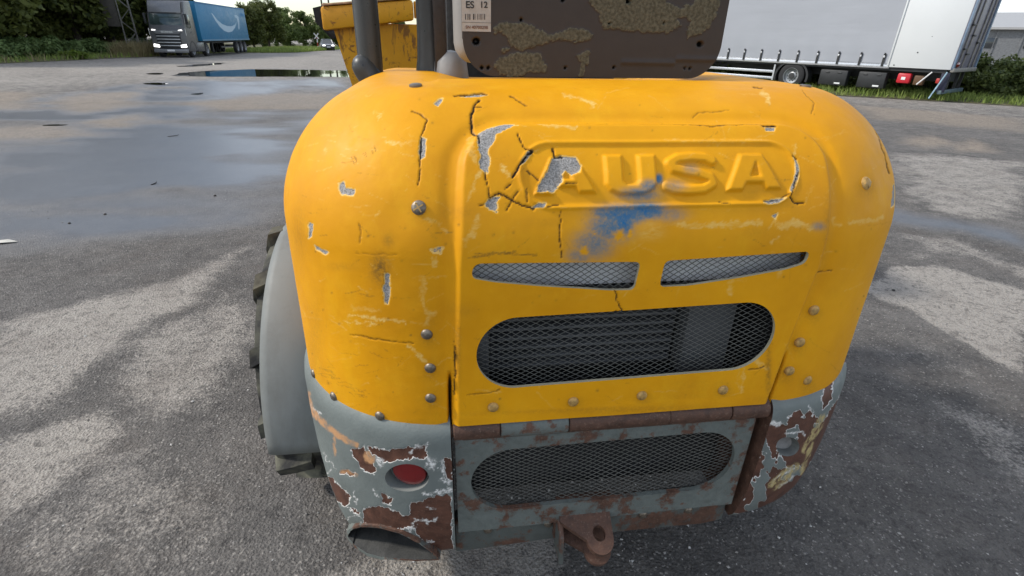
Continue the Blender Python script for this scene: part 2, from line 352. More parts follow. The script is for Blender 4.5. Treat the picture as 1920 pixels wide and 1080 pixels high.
    clot = t.noise(19, 7, .85, dist=.8); base = t.mix(t.mul(t.step(clot, .50, .60), .6), base, (.042, .040, .040))
    base = t.mix(t.mul(t.step(t.noise(75, 5, .8, dist=.5), .52, .60), .42), base, (.040, .038, .037))
    base = t.mix(t.mul(t.step(t.noise(2.4, 5, .7), .50, .68), .35), base, (.115, .098, .085))
    base = t.mix(t.mul(t.step(t.noise(46, 5, .8), .56, .66), .5), base, (.30, .285, .265))
    base = t.mix(t.mul(t.step(grain, .42, .62), .25), base, (.035, .034, .034))
    base = t.mix(1., base, (1.12, 1.09, 1.06), 'MULTIPLY')
    wetn = t.attr('wet')
    base = t.mix(t.mul(wetn, .66), base, (.055, .06, .07))
    rough = t.mix(wetn, (.88, .88, .88), (.33, .33, .33)); 
    h = t.math('ADD', t.mul(fine, .8), t.mul(grain, .7)); h = t.math('ADD', h, t.mul(t.voro(95), .9)); h = t.mul(h, t.math('SUBTRACT', 1., t.mul(wetn, .93)))
    m = t.out(base, rough, 0., t.bump(h, .9, .010), t.mix(wetn, (.25, .25, .25), (.9, .9, .9)))
    V = np.stack([x, y, Z.ravel()], -1)
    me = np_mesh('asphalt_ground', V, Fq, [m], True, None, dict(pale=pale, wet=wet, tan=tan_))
    link('asphalt_ground', me, kind='structure')
build_ground()

def blob_sheet(name, pts, z, mat, sub=7, jag=.12, **k):
    out = []; n = len(pts)
    P = [np.array(p[:2]) for p in pts]
    for i in range(n):
        p0, p1, p2, p3 = P[i - 1], P[i], P[(i + 1) % n], P[(i + 2) % n]
        for j in range(sub):
            u = j / sub; q = .5 * (2 * p1 + (p2 - p0) * u + (2 * p0 - 5 * p1 + 4 * p2 - p3) * u * u + (-p0 + 3 * p1 - 3 * p2 + p3) * u**3)
            s = np.linalg.norm(p2 - p1) * jag * .5; out.append((q[0] + random.uniform(-s, s), q[1] + random.uniform(-s, s), 0.))
    out = [(x, y, z + float(gz(x, y))) for x, y, _ in out]
    me = bpy.data.meshes.new(name); me.from_pydata(out, [], [tuple(range(len(out)))]); me.materials.append(mat); me.update()
    o = link(name, me, **k)
    if me.polygons[0].normal.z < 0: me.flip_normals()
    return o
tw = NT('puddle_water'); M['water'] = tw.out((.012, .012, .012), .025, 0., tw.bump(tw.noise(6, 2), .02, .002), .7)
for q in ([(325, 134), (385, 126), (480, 123), (560, 124), (660, 126), (720, 128), (720, 140), (600, 138), (500, 137.5), (400, 137)],
          [(266, 151), (285, 149), (309, 150), (308, 153), (285, 153)], [(356, 172), (370, 170), (381, 170), (372, 173)], [(272, 131), (290, 129.5), (306, 131), (290, 133)],
          [(80, 233), (100, 231.5), (122, 232), (110, 234)], [(328, 116), (380, 112), (420, 110), (400, 114), (360, 117)]):
    blob_sheet('puddle', [on_z(*p) for p in q], .006, M['water'], kind='structure')

# loose stones on the asphalt: nobody could count them
def gravel():
    n = 5200; V = []; Fc = []; base = np.array([(1, 0, 0), (0, 1, 0), (-1, 0, 0), (0, -1, 0), (0, 0, .8), (0, 0, -.8)]); fc = np.array([(0, 1, 4), (1, 2, 4), (2, 3, 4), (3, 0, 4), (1, 0, 5), (2, 1, 5), (3, 2, 5), (0, 3, 5)])
    for k in range(n):
        r = .4 + 5.5 * random.random()**1.6; a = random.uniform(-pi, pi); s = random.choice([.002, .0025, .003, .004, .0055]) * random.uniform(.7, 1.4)
        c = np.array([r * sin(a) - .2, r * cos(a), s * .4]); q = base * s * RNG.uniform(.6, 1.4, (6, 1)) * (1, random.uniform(.6, 1.2), .7)
        ca, sa = cos(a * 7), sin(a * 7); q = q @ np.array([[ca, -sa, 0], [sa, ca, 0], [0, 0, 1]]); V.append(q + c); Fc.append(fc + 6 * k)
    t = NT('loose_grit'); oi = t.noise(37, 0, .5); m = t.out(t.ramp(oi, (.35, (.09, .085, .08)), (.5, (.24, .22, .2)), (.68, (.55, .53, .5))), .85)
    link('grit', np_mesh('grit', np.concatenate(V), np.concatenate(Fc), [m], False), kind='stuff', label='loose grit and small stones scattered on the asphalt')
gravel()

# ================================================================== DUMPER
# rear axle frame: X right, Y forward (away from the camera), rear face of the hood near y = 0
DUMP = empty('site_dumper', (0, 0, 0), label='battered yellow site dumper with embossed lettering, cracked hood and flaking grey bumper corners', cat='dumper')
W0, EA, EB, ZT, RZ, RY, DRF, NE, Z0 = .38, .384, .418, 1.459, .287, .258, .007, 1.852, .785
def hood_profile():
    t = np.linspace(0, 1, 400); w = np.stack([DRF * t, Z0 + (ZT - RZ - Z0) * t], 1)
    al = np.linspace(0, pi / 2, 800); r = np.stack([DRF + RY * (1 - np.cos(al)**(2 / NE)), ZT - RZ + RZ * np.sin(al)**(2 / NE)], 1)
    i2 = np.linspace(DRF + RY, .345, 60)[1:]; p = np.concatenate([w, r[1:], np.stack([i2, np.full(59, ZT)], 1)])
    return p, np.r_[0, np.cumsum(np.hypot(*np.diff(p, axis=0).T))]
_hp, _hl = hood_profile(); VMAX = _hl[-1]
_th = np.linspace(0, pi / 2, 600); _le = np.r_[0, np.cumsum(np.hypot(np.diff(EA * np.sin(_th)), np.diff(EB * (1 - np.cos(_th)))))]
ARC = _le[-1]
def wrap(S, i, z):                    # plan outline, inset i, at height z; S = distance along the outline from the centre
    a = np.abs(S) - W0; q = np.interp(np.clip(a, 0, ARC), _le, _th)
    x = np.where(a < 0, np.abs(S), W0 + (EA - i) * np.sin(q)); y = np.where(a < 0, i, EB - (EB - i) * np.cos(q) + np.clip(a - ARC, 0, None))
    return np.stack([np.sign(S) * x, y, z + 0 * S], -1)
def hood_pt(S, V):
    S = np.asarray(S, float); V = np.asarray(V, float)
    i = np.interp(V, _hl, _hp[:, 0]); z = np.interp(V, _hl, _hp[:, 1]) + np.minimum(V, 0)
    crown = .0085 * np.clip((V - .80) / .085, 0, 1) * smooth((W0 + .25 - np.abs(S)) / .4)
    return wrap(S, i, z + crown)
def smooth(x): x = np.clip(x, 0, 1); return x * x * (3 - 2 * x)
def hood_frame(s, v):                 # point and outward normal on the undisplaced hood
    e = 1e-3; p = hood_pt(s, v); n = np.cross(hood_pt(s + e, v) - p, hood_pt(s, v + e) - p); return p, n / np.linalg.norm(n)
def smooth(x): x = np.clip(x, 0, 1); return x * x * (3 - 2 * x)
def capsule_sd(S, V, c, hl, hh, r, skew=0.):
    u = np.abs(S - c[0]) - (hl - r); w = np.abs(V - c[1] - skew * (S - c[0])) - (hh - r)
    return np.hypot(np.maximum(u, 0), np.maximum(w, 0)) + np.minimum(np.maximum(u, w), 0) - r
def round_poly(pts, r, n=6):          # polygon with rounded corners
    out = []; P = [np.array(p, float) for p in pts]; N = len(P); rs = r if isinstance(r, (list, tuple)) else [r] * N
    for i in range(N):
        a, b, c = P[i - 1], P[i], P[(i + 1) % N]; d0 = (a - b) / np.linalg.norm(a - b); d1 = (c - b) / np.linalg.norm(c - b)
        p0, p1 = b + d0 * rs[i], b + d1 * rs[i]
        for k in range(n + 1): u = k / n; out.append(tuple((1 - u)**2 * p0 + 2 * u * (1 - u) * b + u * u * p1))
    return out
VENT_L = round_poly([(-.330, .386), (-.004, .378), (-.010, .318), (-.06, .319), (-.20, .334), (-.29, .346), (-.333, .356)], [.018, .012, .012, .01, .02, .01, .012])
VENT_R = round_poly([(.046, .378), (.352, .388), (.350, .362), (.31, .350), (.22, .336), (.10, .322), (.042, .322)], [.012, .012, .012, .01, .02, .01, .012])
def hole_sd(S, V):
    h = capsule_sd(S, V, (-.002, .188), .324, .0845, .0845, .02)
    for pl in (VENT_L, VENT_R):
        i = np.nonzero((np.abs(V - .353) < .06).ravel())[0]; d = np.full(S.size, 1.); d[i] = poly_sd(S.ravel()[i], V.ravel()[i], pl); h = np.minimum(h, d.reshape(S.shape))
    return h
A_OUT = [(0, 0), (.29, 0), (.36, .20), (.66, .20), (.73, .03), (1, .03), (.69, 1), (.29, 1)]; A_IN = [(.45, .40), (.62, .40), (.555, .76)]
U_OUT = [(0, 1), (.34, 1), (.34, .34), (.40, .25), (.60, .25), (.66, .34), (.66, 1), (1, 1), (1, .26), (.92, .1), (.74, 0), (.26, 0), (.08, .1), (0, .26)]
S_PTS = [(.90, .80), (.78, .88), (.55, .905), (.30, .88), (.14, .76), (.20, .63), (.38, .565), (.62, .50), (.84, .40), (.88, .24), (.72, .12), (.45, .095), (.2, .12), (.04, .2)]
def letter_height(S, V):
    h = np.zeros(S.shape)
    for kind, s0, s1, v0, v1 in (('A', -.214, -.098, .507, .573), ('U', -.078, .021, .505, .577), ('S', .034, .146, .503, .580), ('A', .160, .274, .508, .577)):
        m = (S > s0 - .02) & (S < s1 + .02) & (V > v0 - .02) & (V < v1 + .02); x = S[m]; y = V[m]
        q = lambda pts: [(s0 + a * (s1 - s0), v0 + b * (v1 - v0)) for a, b in pts]
        if kind == 'A': d = np.maximum(poly_sd(x, y, q(A_OUT)), -poly_sd(x, y, q(A_IN)))
        elif kind == 'U': d = poly_sd(x, y, q(U_OUT))
        else: d = seg_dist(x, y, q(S_PTS)) - .0085
        h[m] = np.maximum(h[m], smooth(.5 - d / .0075))
    return h
def panel_sd(S, V):                   # raised centre panel, negative inside
    l = np.interp(V, [0, .15, .376, .52, .645], [-.374, -.370, -.360, -.350, -.335]); r = np.interp(V, [0, .156, .35, .52, .645], [.354, .366, .388, .384, .375])
    c = (l + r) / 2; hw = (r - l) / 2; rad = .085
    u = np.abs(S - c) - (hw - rad); w = V - (.648 - rad)
    return np.hypot(np.maximum(u, 0), np.maximum(w, 0)) + np.minimum(np.maximum(u, w), 0) - rad

def hood_marks(mk):
    c5 = crop(520, 120, 3.273); c6 = crop(840, 160, 3.375); c7 = crop(1240, 120, 3.273); c8 = crop(520, 400, 2.5116); c1 = crop(840, 440, 2.667)
    ch = lambda p, **k: mk.poly('chip', p, **{'soft': 3.4, 'warp': 8, **k})
    cr = lambda p, w=.9, amp=1., **k: mk.line('crack', p, max(w * 1.05, 1.15), 1.5, amp * min(1., .45 + .55 * w), 4.)
    pl = lambda p, w=2.5, amp=.8: mk.line('pale', p, w * .8, 3., amp, 12)
    # missing paint, bare fibreglass
    ch(c5((1228, 440), (1290, 402), (1400, 385), (1470, 400), (1400, 422), (1335, 450), (1322, 510), (1285, 545), (1310, 600), (1280, 680), (1245, 655), (1240, 560), (1225, 500)))
    ch(c5((375, 735), (408, 718), (414, 765), (478, 770), (465, 808), (400, 800), (378, 775)), warp=4); ch(c5((880, 450), (912, 460), (906, 570), (880, 585), (870, 540)), warp=4)
    ch(c5((1295, 832), (1352, 820), (1345, 908), (1292, 897), (1268, 865))); ch(c6((660, 462), (800, 468), (834, 520), (820, 562), (770, 577), (738, 545), (708, 578), (715, 612), (660, 682), (555, 682), (590, 600), (640, 530)), warp=5)
    ch(c6((520, 775), (560, 750), (615, 748), (600, 775)), warp=3); ch(c6((455, 520), (470, 480), (500, 440), (530, 430), (515, 455), (480, 500)), warp=3); ch(c6((80, 72), (160, 55), (250, 60), (180, 72)), warp=3)
    ch(c5((960, 245), (985, 222), (1015, 212), (1000, 240), (985, 258)), warp=3); ch(c7((618, 412), (680, 412), (672, 432), (625, 432)), warp=2)
    ch(c7((785, 585), (805, 600), (820, 640), (822, 690), (800, 745), (775, 790), (768, 780), (795, 720), (805, 660), (795, 610)), warp=2); ch(c7((605, 852), (660, 835), (740, 825), (700, 850), (640, 862)), warp=2)
    ch(c7((1425, 740), (1470, 725), (1450, 850), (1415, 880), (1418, 800)), warp=4); ch(c8((508, 285), (528, 290), (530, 360), (520, 425), (505, 425), (500, 360)), warp=6); ch(c8((148, 45), (165, 50), (160, 110), (145, 118)), warp=4); ch(c8((172, 148), (205, 170), (240, 182), (228, 195), (180, 172)), warp=4)
    ch(c7((1290, 300), (1345, 350), (1385, 412), (1370, 412), (1325, 350)), warp=3); ch(c8((715, 165), (790, 160), (770, 190), (735, 185)), warp=9, amp=.6); ch(c7((660, 930), (690, 915), (680, 950)), warp=2)
    # cracks
    cr(c5((1238, 222), (1205, 262), (1190, 330), (1196, 420), (1228, 448), (1240, 500)), 1.8); cr(c5((1205, 262), (1255, 262))); cr(c5((885, 440), (905, 390), (918, 345), (885, 312), (825, 290)), .6); cr(c5((880, 450), (878, 585)), 1.1)
    cr(c5((870, 590), (876, 670), (860, 745)), .7); cr(c5((1270, 678), (1285, 750), (1302, 822))); cr(c5((1295, 832), (1355, 798), (1440, 840), (1500, 872), (1571, 890)), 1.2); cr(c5((1470, 790), (1400, 900)), .8); cr(c5((1270, 865), (1245, 870)), .7)
    cr(c5((1468, 450), (1495, 500), (1522, 542), (1560, 545)), 1.1); cr(c6((530, 432), (490, 460), (450, 520), (400, 595)), 1.5); cr(c6((655, 415), (665, 462), (720, 470)), 1.3); cr(c6((495, 552), (570, 612)), .6); cr(c6((492, 660), (494, 735)), .5); cr(c6((360, 660), (395, 635)), 1.)
    cr(c6((620, 775), (690, 760)), .6); cr(c6((705, 800), (698, 950), (712, 1075)), .7); cr(c6((40, 72), (110, 60), (200, 50), (250, 56)), .8); cr(c6((395, 70), (495, 125)), .4); cr(c6((735, 632), (800, 634)), .7)
    cr(c7((0, 372), (100, 386), (230, 394), (300, 402), (380, 390), (440, 395), (500, 380), (600, 388)), .55); cr(c7((605, 402), (685, 404)), 1.4); cr(c7((780, 578), (808, 596)), .8); cr(c7((820, 680), (792, 760), (766, 820), (800, 855), (850, 856)), 1.0); cr(c7((600, 852), (700, 838), (760, 800)), .5)
    cr(c7((200, 320), (230, 295), (330, 290), (420, 284)), .3, amp=.7); cr(c7((860, 160), (940, 240), (925, 300)), .3, amp=.7); cr(c7((1285, 292), (1340, 352), (1385, 412)), 1.6); cr(c7((1325, 420), (1368, 550), (1385, 620), (1402, 670)), 1.0); cr(c7((340, 850), (400, 858)), .8, amp=.8); cr(c7((570, 140), (620, 148)), .6)
    cr(c1((785, 380), (862, 372)), 1.); cr(c1((862, 372), (835, 320), (830, 265)), .8); cr(c1((1825, 192), (1920, 180)), .5); cr(c1((90, 785), (190, 780), (255, 760)), .5, amp=.7); cr(c1((1490, 665), (1570, 650)), .7, amp=.8)
    cr(c8((385, 50), (395, 90), (388, 140)), .35, amp=.7); cr(c8((345, 570), (500, 600), (640, 612)), .35, amp=.8); cr(c8((370, 190), (560, 196)), .25, amp=.5); cr([(852, 640), (853, 700), (852, 740)], .9)
    for a in ((455, 572, 475, 615), (470, 565, 492, 605), (525, 545, 545, 575), (540, 540, 552, 566), (575, 520, 592, 545), (595, 505, 605, 530)): mk.line('dirt', c5((a[0], a[1]), (a[2], a[3])), .9, 1.2, .8)
    # rubbed and scratched, paler paint
    pl(c6((730, 66), (830, 80), (930, 136)), 4); pl(c6((570, 270), (700, 282), (800, 302)), 3); pl(c6((185, 840), (170, 900), (112, 980)), 7, .55); pl(c6((150, 330), (130, 420), (170, 500)), 8, .45); pl(c6((330, 520), (390, 585)), 3); pl(c6((205, 565), (170, 610), (130, 735)), 1.6)
    pl(c5((675, 480), (760, 505)), 2.); pl(c5((700, 478), (830, 490)), 2, .5); pl(c5((590, 300), (650, 292)), 1.5); pl(c5((615, 345), (640, 300)), 2.); pl(c5((905, 950), (970, 965), (1045, 1045)), 3, .7); pl(c5((605, 935), (630, 905)), 1.); pl(c5((550, 192), (570, 178)), 1.); pl(c5((290, 525), (305, 560)), 1.5)
    pl(c8((340, 480), (470, 497), (605, 517)), 2.6, 1.); pl(c8((320, 505), (400, 518), (470, 522)), 1.8, .9); pl(c8((360, 445), (480, 460)), 4, .35); pl(c8((612, 622), (650, 650), (700, 700)), 3, .8); pl(c8((735, 215), (745, 250)), 4, .6); pl(c8((685, 310), (690, 350), (680, 400), (700, 470), (735, 470), (700, 520)), 5, .5); pl(c8((640, 300), (800, 300)), 1.5, .4)
    pl(c7((80, 985), (300, 990), (590, 968)), 6, .6); pl(c7((700, 985), (800, 975), (900, 1000)), 8, .6); pl(c7((1060, 960), (1090, 990)), 4, .5); pl(c7((1160, 970), (1240, 960), (1360, 950)), 5, .5); pl(c7((610, 180), (650, 200), (650, 240)), 5, .8); pl(c7((800, 510), (795, 570)), 1.5, .7); pl(c7((0, 490), (270, 500), (640, 490)), 1.3, .5); pl(c7((640, 1010), (690, 925)), 2, .6); pl(c7((900, 760), (860, 850)), 2.2, .35)
    pl(c1((1400, 225), (1400, 275)), 6, .6); pl(c1((1650, 165), (1640, 190)), 5, .6); pl(c1((1470, 660), (1455, 780)), 2.5, .6); pl(c1((1440, 660), (1440, 760)), 1.5, .5); pl(c1((1520, 610), (1590, 660)), 3, .6); pl(c1((820, 265), (930, 262)), 1.5, .5); pl(c1((1110, 118), (1060, 200)), 1.4, .4); pl(c1((1600, 30), (1640, 0)), 3, .5); pl(c1((130, 760), (255, 770)), 1.5, .5)
    # blue overspray
    for c, rx, ry, a in (((1165, 402), 48, 16, .8), ((1140, 425), 38, 24, .62), ((1110, 455), 34, 24, .5), ((1085, 475), 24, 14, .4), ((1205, 396), 36, 14, .85), ((1128, 398), 20, 9, .6), ((1232, 338), 6, 8, .95), ((1195, 366), 34, 11, .55), ((1165, 415), 18, 22, .9), ((1250, 402), 30, 12, .35), ((1290, 320), 14, 9, .3), ((1212, 352), 16, 10, .55), ((1528, 423), 12, 7, .35), ((1260, 350), 20, 10, .3)): mk.blob('blue', c, rx * 1.12, ry * 1.15, min(1, a * 1.15), 1.3)
    b = mk.get('blue')
    for c, r in (((1157, 440), 11), ((1214, 432), 19), ((1093, 467), 8), ((1178, 438), 4), ((1112, 436), 3)):
        b *= 1 - np.exp(-(((mk.X - c[0] + 9 * mk.wx) / r)**2 + ((mk.Y - c[1] + 14 * mk.wy) / r)**2)**2)
    mk.blob('pale', (1216, 432), 20, 14, .6)
    # grime, plus soft darker bands along edges and seams
    for c in ((785, 391), (802, 628), (806, 689), (809, 745), (713, 782), (622, 752), (923, 757), (1071, 747), (1200, 737), (1350, 725), (1513, 714), (1472, 697), (1495, 642), (1524, 582), (1624, 345)): mk.blob('dirt', (c[0] + 2, c[1] + 6), 15, 18, .32)
    mk.blob('dirt', (1150, 775), 300, 9, .25); mk.blob('dirt', (740, 800), 120, 10, .3); mk.blob('dirt', (590, 640), 16, 90, .22); mk.blob('dirt', (560, 440), 14, 60, .25)
    mk.blob('dirt', (713, 505), 17, 26, .85); mk.blob('dirt', (728, 452), 10, 12, .4); mk.blob('dirt', (640, 500), 30, 8, .2)
    for a, b2 in (((150, 1070), (300, 1052)), ((300, 1052), (560, 1062)), ((170, 1050), (420, 1045)), ((120, 1078), (260, 1068))): mk.line('dirt', c6(a, b2), 1.1, 1.5, .75)
    for k in range(26):
        x = random.uniform(585, 680); y = 690 + (x - 585) * .55 + random.uniform(-12, 12); mk.line('dirt', [(x, y), (x + random.uniform(8, 30), y + random.uniform(2, 9))], .5, 1., random.uniform(.3, .7))
    for k in range(120):
        x = random.uniform(560, 840); y = random.uniform(230, 780); a = random.gauss(0.1, .5); l = random.uniform(6, 45)
        mk.line(random.choice(['pale', 'pale', 'dirt']), [(x, y), (x + l * cos(a), y + l * sin(a))], random.uniform(.3, .9), 1., random.uniform(.2, .5))
    for k in range(150):
        x = random.uniform(870, 1660); y = random.uniform(170, 760); a = random.gauss(0, .6); l = random.uniform(8, 55)
        mk.line(random.choice(['pale', 'pale', 'dirt']), [(x, y), (x + l * cos(a), y + l * sin(a))], random.uniform(.3, .8), 1., random.uniform(.15, .45))
    for k in range(16): mk.blob('dirt', (random.uniform(560, 1640), random.uniform(250, 770)), random.uniform(12, 50), random.uniform(6, 22), random.uniform(.06, .16))
    for k in range(90): mk.blob('dirt', (random.uniform(555, 1640), random.uniform(180, 770)), random.uniform(1, 2.6), None, random.uniform(.3, .9))
    mk.blob('dirt', (858, 660), 5, 60, .5); mk.blob('dirt', (1436, 690), 5, 60, .55); mk.blob('dirt', (1545, 420), 10, 80, .18)  # soft darker bands along the panel's side seams

def grid_faces(nr, nc):
    i = np.arange(nr - 1)[:, None] * nc + np.arange(nc - 1); return np.stack([i, i + 1, i + nc + 1, i + nc], -1).reshape(-1, 4)
def snap_hole(U, Vv, sd, step):       # returns moved parameters and the faces to keep
    h = sd(U, Vv); e = step * .2; gx = (sd(U + e, Vv) - h) / e; gy = (sd(U, Vv + e) - h) / e; g = gx**2 + gy**2 + 1e-9
    m = (h < 0) & (h > -2.5 * step); U2 = np.where(m, U - h * gx / g, U); V2 = np.where(m, Vv - h * gy / g, Vv)
    return U2, V2, h
def boundary_edges(Fq):
    E = np.concatenate([Fq[:, [0, 1]], Fq[:, [1, 2]], Fq[:, [2, 3]], Fq[:, [3, 0]]]); Es = np.sort(E, 1); key = Es[:, 0].astype(np.int64) * (1 << 32) + Es[:, 1]
    _, idx, cnt = np.unique(key, return_index=True, return_counts=True); return E[idx[cnt == 1]]
def normals(P):
    n = np.cross(np.gradient(P, axis=1), np.gradient(P, axis=0)); return n / (np.linalg.norm(n, axis=-1, keepdims=True) + 1e-12)
def lip(V, Fq, Nn, depth, sel, direction=None):
    E = boundary_edges(Fq); E = E[sel(E)]; u, inv = np.unique(E, return_inverse=True); inv = inv.reshape(E.shape)
    b = len(V); top = V[u]; d = (-Nn[u] * depth) if direction is None else np.array(direction)[None] * np.ones((len(u), 1))
    V2 = np.concatenate([V, top, top + d]); k = len(u); F2 = np.stack([inv[:, 1] + b, inv[:, 0] + b, inv[:, 0] + b + k, inv[:, 1] + b + k], -1); return V2, F2
def pad_attrs(at, n): return {k: np.r_[v, np.zeros(n - len(v))] for k, v in at.items()}

def build_hood():
    st = .0025
    s_f = np.arange(-(W0 + ARC), W0 + ARC, st); s_c = np.linspace(W0 + ARC, W0 + ARC + .45, 26); s = np.r_[-s_c[::-1], s_f[1:-1], s_c]
    v = np.r_[np.linspace(-.014, VMAX, int((VMAX + .014) / st))]
    S, V = np.meshgrid(s, v)
    S2, V2, h = snap_hole(S, V, hole_sd, st); S2[:, :26] = S[:, :26]; S2[:, -26:] = S[:, -26:]
    P = hood_pt(S2, V2); Nn = normals(hood_pt(S, V))
    X, Y = to_px(P); vis = ((P - CAM) * Nn).sum(-1) < .05
    mk = Marks(X, Y, vis); hood_marks(mk)
    at = {k: mk.get(k) for k in ('chip', 'crack', 'pale', 'blue', 'dirt')}
    cap = capsule_sd(S2, V2, (.036, .543), .274, .059, .059); pd = panel_sd(S2, V2)
    d = .0105 * smooth(.5 - pd / .018) - .0035 * np.exp(-((pd - .020) / .014)**2)
    d += .0042 * np.exp(-(cap / .0042)**2) - .0022 * smooth(.5 - cap / .008)
    chip = at['chip'].reshape(S.shape); crack = at['crack'].reshape(S.shape)
    d += .0075 * letter_height(S2, V2) * (1 - .85 * smooth(chip * 1.4))
    d += .0018 * (fbm(S2 * 7, V2 * 7, 4, 3) - .5) + .0006 * (fbm(S2 * 40, V2 * 40, 14, 3) - .5)
    d -= .0022 * smooth(chip) + .0035 * smooth(crack)
    d -= .006 * np.exp(-(np.hypot((S2 + .47) * 1., V2 - .47) / .03)**2) * .35
    gap = np.exp(-((pd - .011) / .0032)**2) * smooth((.15 - V2) / .06) ; d -= .03 * gap; at['crack'] = np.maximum(at['crack'], (gap * 1.2).ravel().clip(0, 1))
    # bottom edges are not perfectly straight
    low = smooth((.05 - V2) / .05); P[..., 2] += low * np.where(pd < .005, .020, .003 * np.sin(S2 * 9))
    P = P + Nn * d[..., None]
    nr, nc = S.shape; Fq = grid_faces(nr, nc); hv = h.ravel(); Fq = Fq[(hv[Fq] > 0).any(1)]
    V3 = P.reshape(-1, 3); Nf = Nn.reshape(-1, 3); r = np.arange(nr * nc) // nc
    V3, F2 = lip(V3, Fq, Nf, .008, lambda E: (r[E] == 0).all(1) | ((hv[E] < .012).all(1)))
    # inner side of the top: drop into the seat well
    base = len(V3); top = (nr - 1) * nc + np.arange(nc); inner = V3[top].copy(); inner[:, 2] -= .25; V3 = np.concatenate([V3, inner])
    F3 = np.stack([top[:-1], top[1:], base + np.arange(1, nc), base + np.arange(nc - 1)], -1)
    F = np.concatenate([Fq, F3, F2]); mi = np.r_[np.zeros(len(Fq) + len(F3)), np.ones(len(F2))]
    used = np.zeros(len(V3), bool); used[F] = True; re = np.cumsum(used) - 1; at = pad_attrs(at, len(V3))
    me = np_mesh('hood', V3[used], re[F], [M['yellow'], M['raw_edge']], True, mi, {k: a[used] for k, a in at.items()})
    return link('hood', me, DUMP, label='cracked yellow fibreglass hood with embossed letters and blue paint smear')
HOOD = build_hood()

def deck():
    x = np.linspace(-.50, .50, 60); y = np.linspace(.335, 1.15, 40); X, Y = np.meshgrid(x, y); Z = 1.4602 - .018 * smooth((.41 - np.abs(X)) / .12) - .03 * smooth((Y - .7) / .5) - .012 * smooth((.42 - Y) / .08)
    link('seat_deck', np_mesh('seat_deck', np.stack([X, Y, Z], -1).reshape(-1, 3), grid_faces(*X.shape), [M['yellow']], True), DUMP)
# bolts and screws on the hood
def bolt_mesh(kind, mat):
    b = MB(); r = {'dome': .0118, 'screw': .0135, 'flat': .013}[kind]
    b.lathe([(.0001, .0062), (r * .45, .0058), (r * .8, .0042), (r, .0012), (r * 1.02, -.004)] if kind != 'flat' else [(.0001, .0045), (r * .8, .0042), (r, .003), (r * 1.02, -.004)], n=18)
    if kind == 'screw':
        b.box((0, 0, .0049), (r * 1.5, .0024, .0024), m=1); b.box((0, 0, .0050), (.0024, r * 1.5, .0024), m=1)
    return b.mesh(kind + '_bolt', [mat, M['bolt_paint']], smooth=True)
BM = {k: bolt_mesh(*a) for k, a in dict(dome=('dome', M['bolt']), domey=('dome', M['bolt_paint']), screw=('screw', M['bolt']), screwy=('screw', M['bolt_paint']), flat=('flat', M['bolt'])).items()}
def put_bolt(k, s, v, off, parent):
    p, n = hood_frame(s, v); o = link('screw' if 'screw' in k else 'bolt', BM[k], parent); o.location = p + n * off
    o.rotation_mode = 'QUATERNION'; q = Vector(n).to_track_quat('Z', 'Y'); o.rotation_quaternion = q @ Matrix.Rotation(random.uniform(0, 3), 3, 'Z').to_quaternion()
for k, s, v, off in (('screw', -.428, .488, 0), ('dome', -.424, .232, 0), ('dome', -.421, .152, 0), ('dome', -.424, .076, 0), ('dome', -.544, .010, 0), ('dome', -.688, .006, 0), ('dome', -.80, .01, 0),
                     ('domey', -.292, .052, .012), ('domey', -.116, .052, .012), ('domey', .040, .056, .012), ('domey', .232, .056, .012), ('domey', .456, .052, 0), ('domey', .395, .088, 0), ('domey', .400, .164, 0),
                     ('domey', .412, .244, 0), ('screwy', .492, .516, 0), ('flat', -.512, .788, 0), ('flat', .756, .800, 0)): put_bolt(k, s, v, off, HOOD)

# expanded metal behind the openings
def mesh_grille(name, x0, x1, z0, z1, y, dx, dz, r, parent, sag=.004, mat='wire'):
    b = MB(); k = dz / dx; n = int(((x1 - x0) + (z1 - z0) / k) / dx) + 2
    for sgn in (1, -1):
        for i in range(-1, n):
            a = x0 - (z1 - z0) / k + i * dx if sgn > 0 else x0 + i * dx
            pts = []
            for j in range(13):
                z = z0 + (z1 - z0) * j / 12; x = a + sgn * (z - z0) / k
                if x0 - .004 <= x <= x1 + .004: pts.append((x + .0010 * sin(z * 300) + .0022 * sin(x * 31 + z * 17) + .0012 * sin(x * 83 - z * 40), y + sag * sin(x * 13 + 1) * sin(z * 21) + (.0008 * sgn), z))
            if len(pts) > 1: b.tube(pts, r, 4, cap=False)
    return b.build(name, M[mat], parent, smooth=True)
mesh_grille('mesh_grille', -.345, .345, .87, 1.085, .018, .021, .0118, .0007, HOOD)
mesh_grille('mesh_grille', -.350, .006, 1.085, 1.185, .019, .0185, .0115, .0009, HOOD)
mesh_grille('mesh_grille', .030, .370, 1.085, 1.185, .019, .0185, .0115, .0009, HOOD)

# radiator, end tanks and the pale duct behind the upper vents
rad = MB().box((-.03, .15, .965), (.60, .05, .27)).build('radiator', M['radiator'], DUMP, bevel=.004)
for k in range(9): MB().box((-.075, .108, .868 + k * .0245), (.43, .035, .0075)).build('radiator_fin', M['fin'], rad, bevel=.002)
for x, w in ((-.33, .075), (.215, .12)): MB().box((x, .095, .968), (w, .06, .27)).build('end_tank', M['fin'], rad, bevel=.014)
db = MB(); prof = [(.045 + .06 * (1 - cos(a)), 1.095 + .16 * sin(a)) for a in np.linspace(0, pi / 2, 9)]
db.prism(prof + [(y + .006, z) for y, z in prof[::-1]], -.36, .375, 'yz'); db.build('air_duct', M['duct'], DUMP, smooth=True)
for x in (-.372, .372): MB().box((x, .11, .97), (.02, .17, .30)).build('light_block_liner', M['black'], DUMP)  # black side plates added to keep the hood's inside dark
MB().box((0, .19, 1.0), (.80, .01, .5)).build('light_block_liner', M['black'], DUMP)  # black backing added so the grille opening stays dark
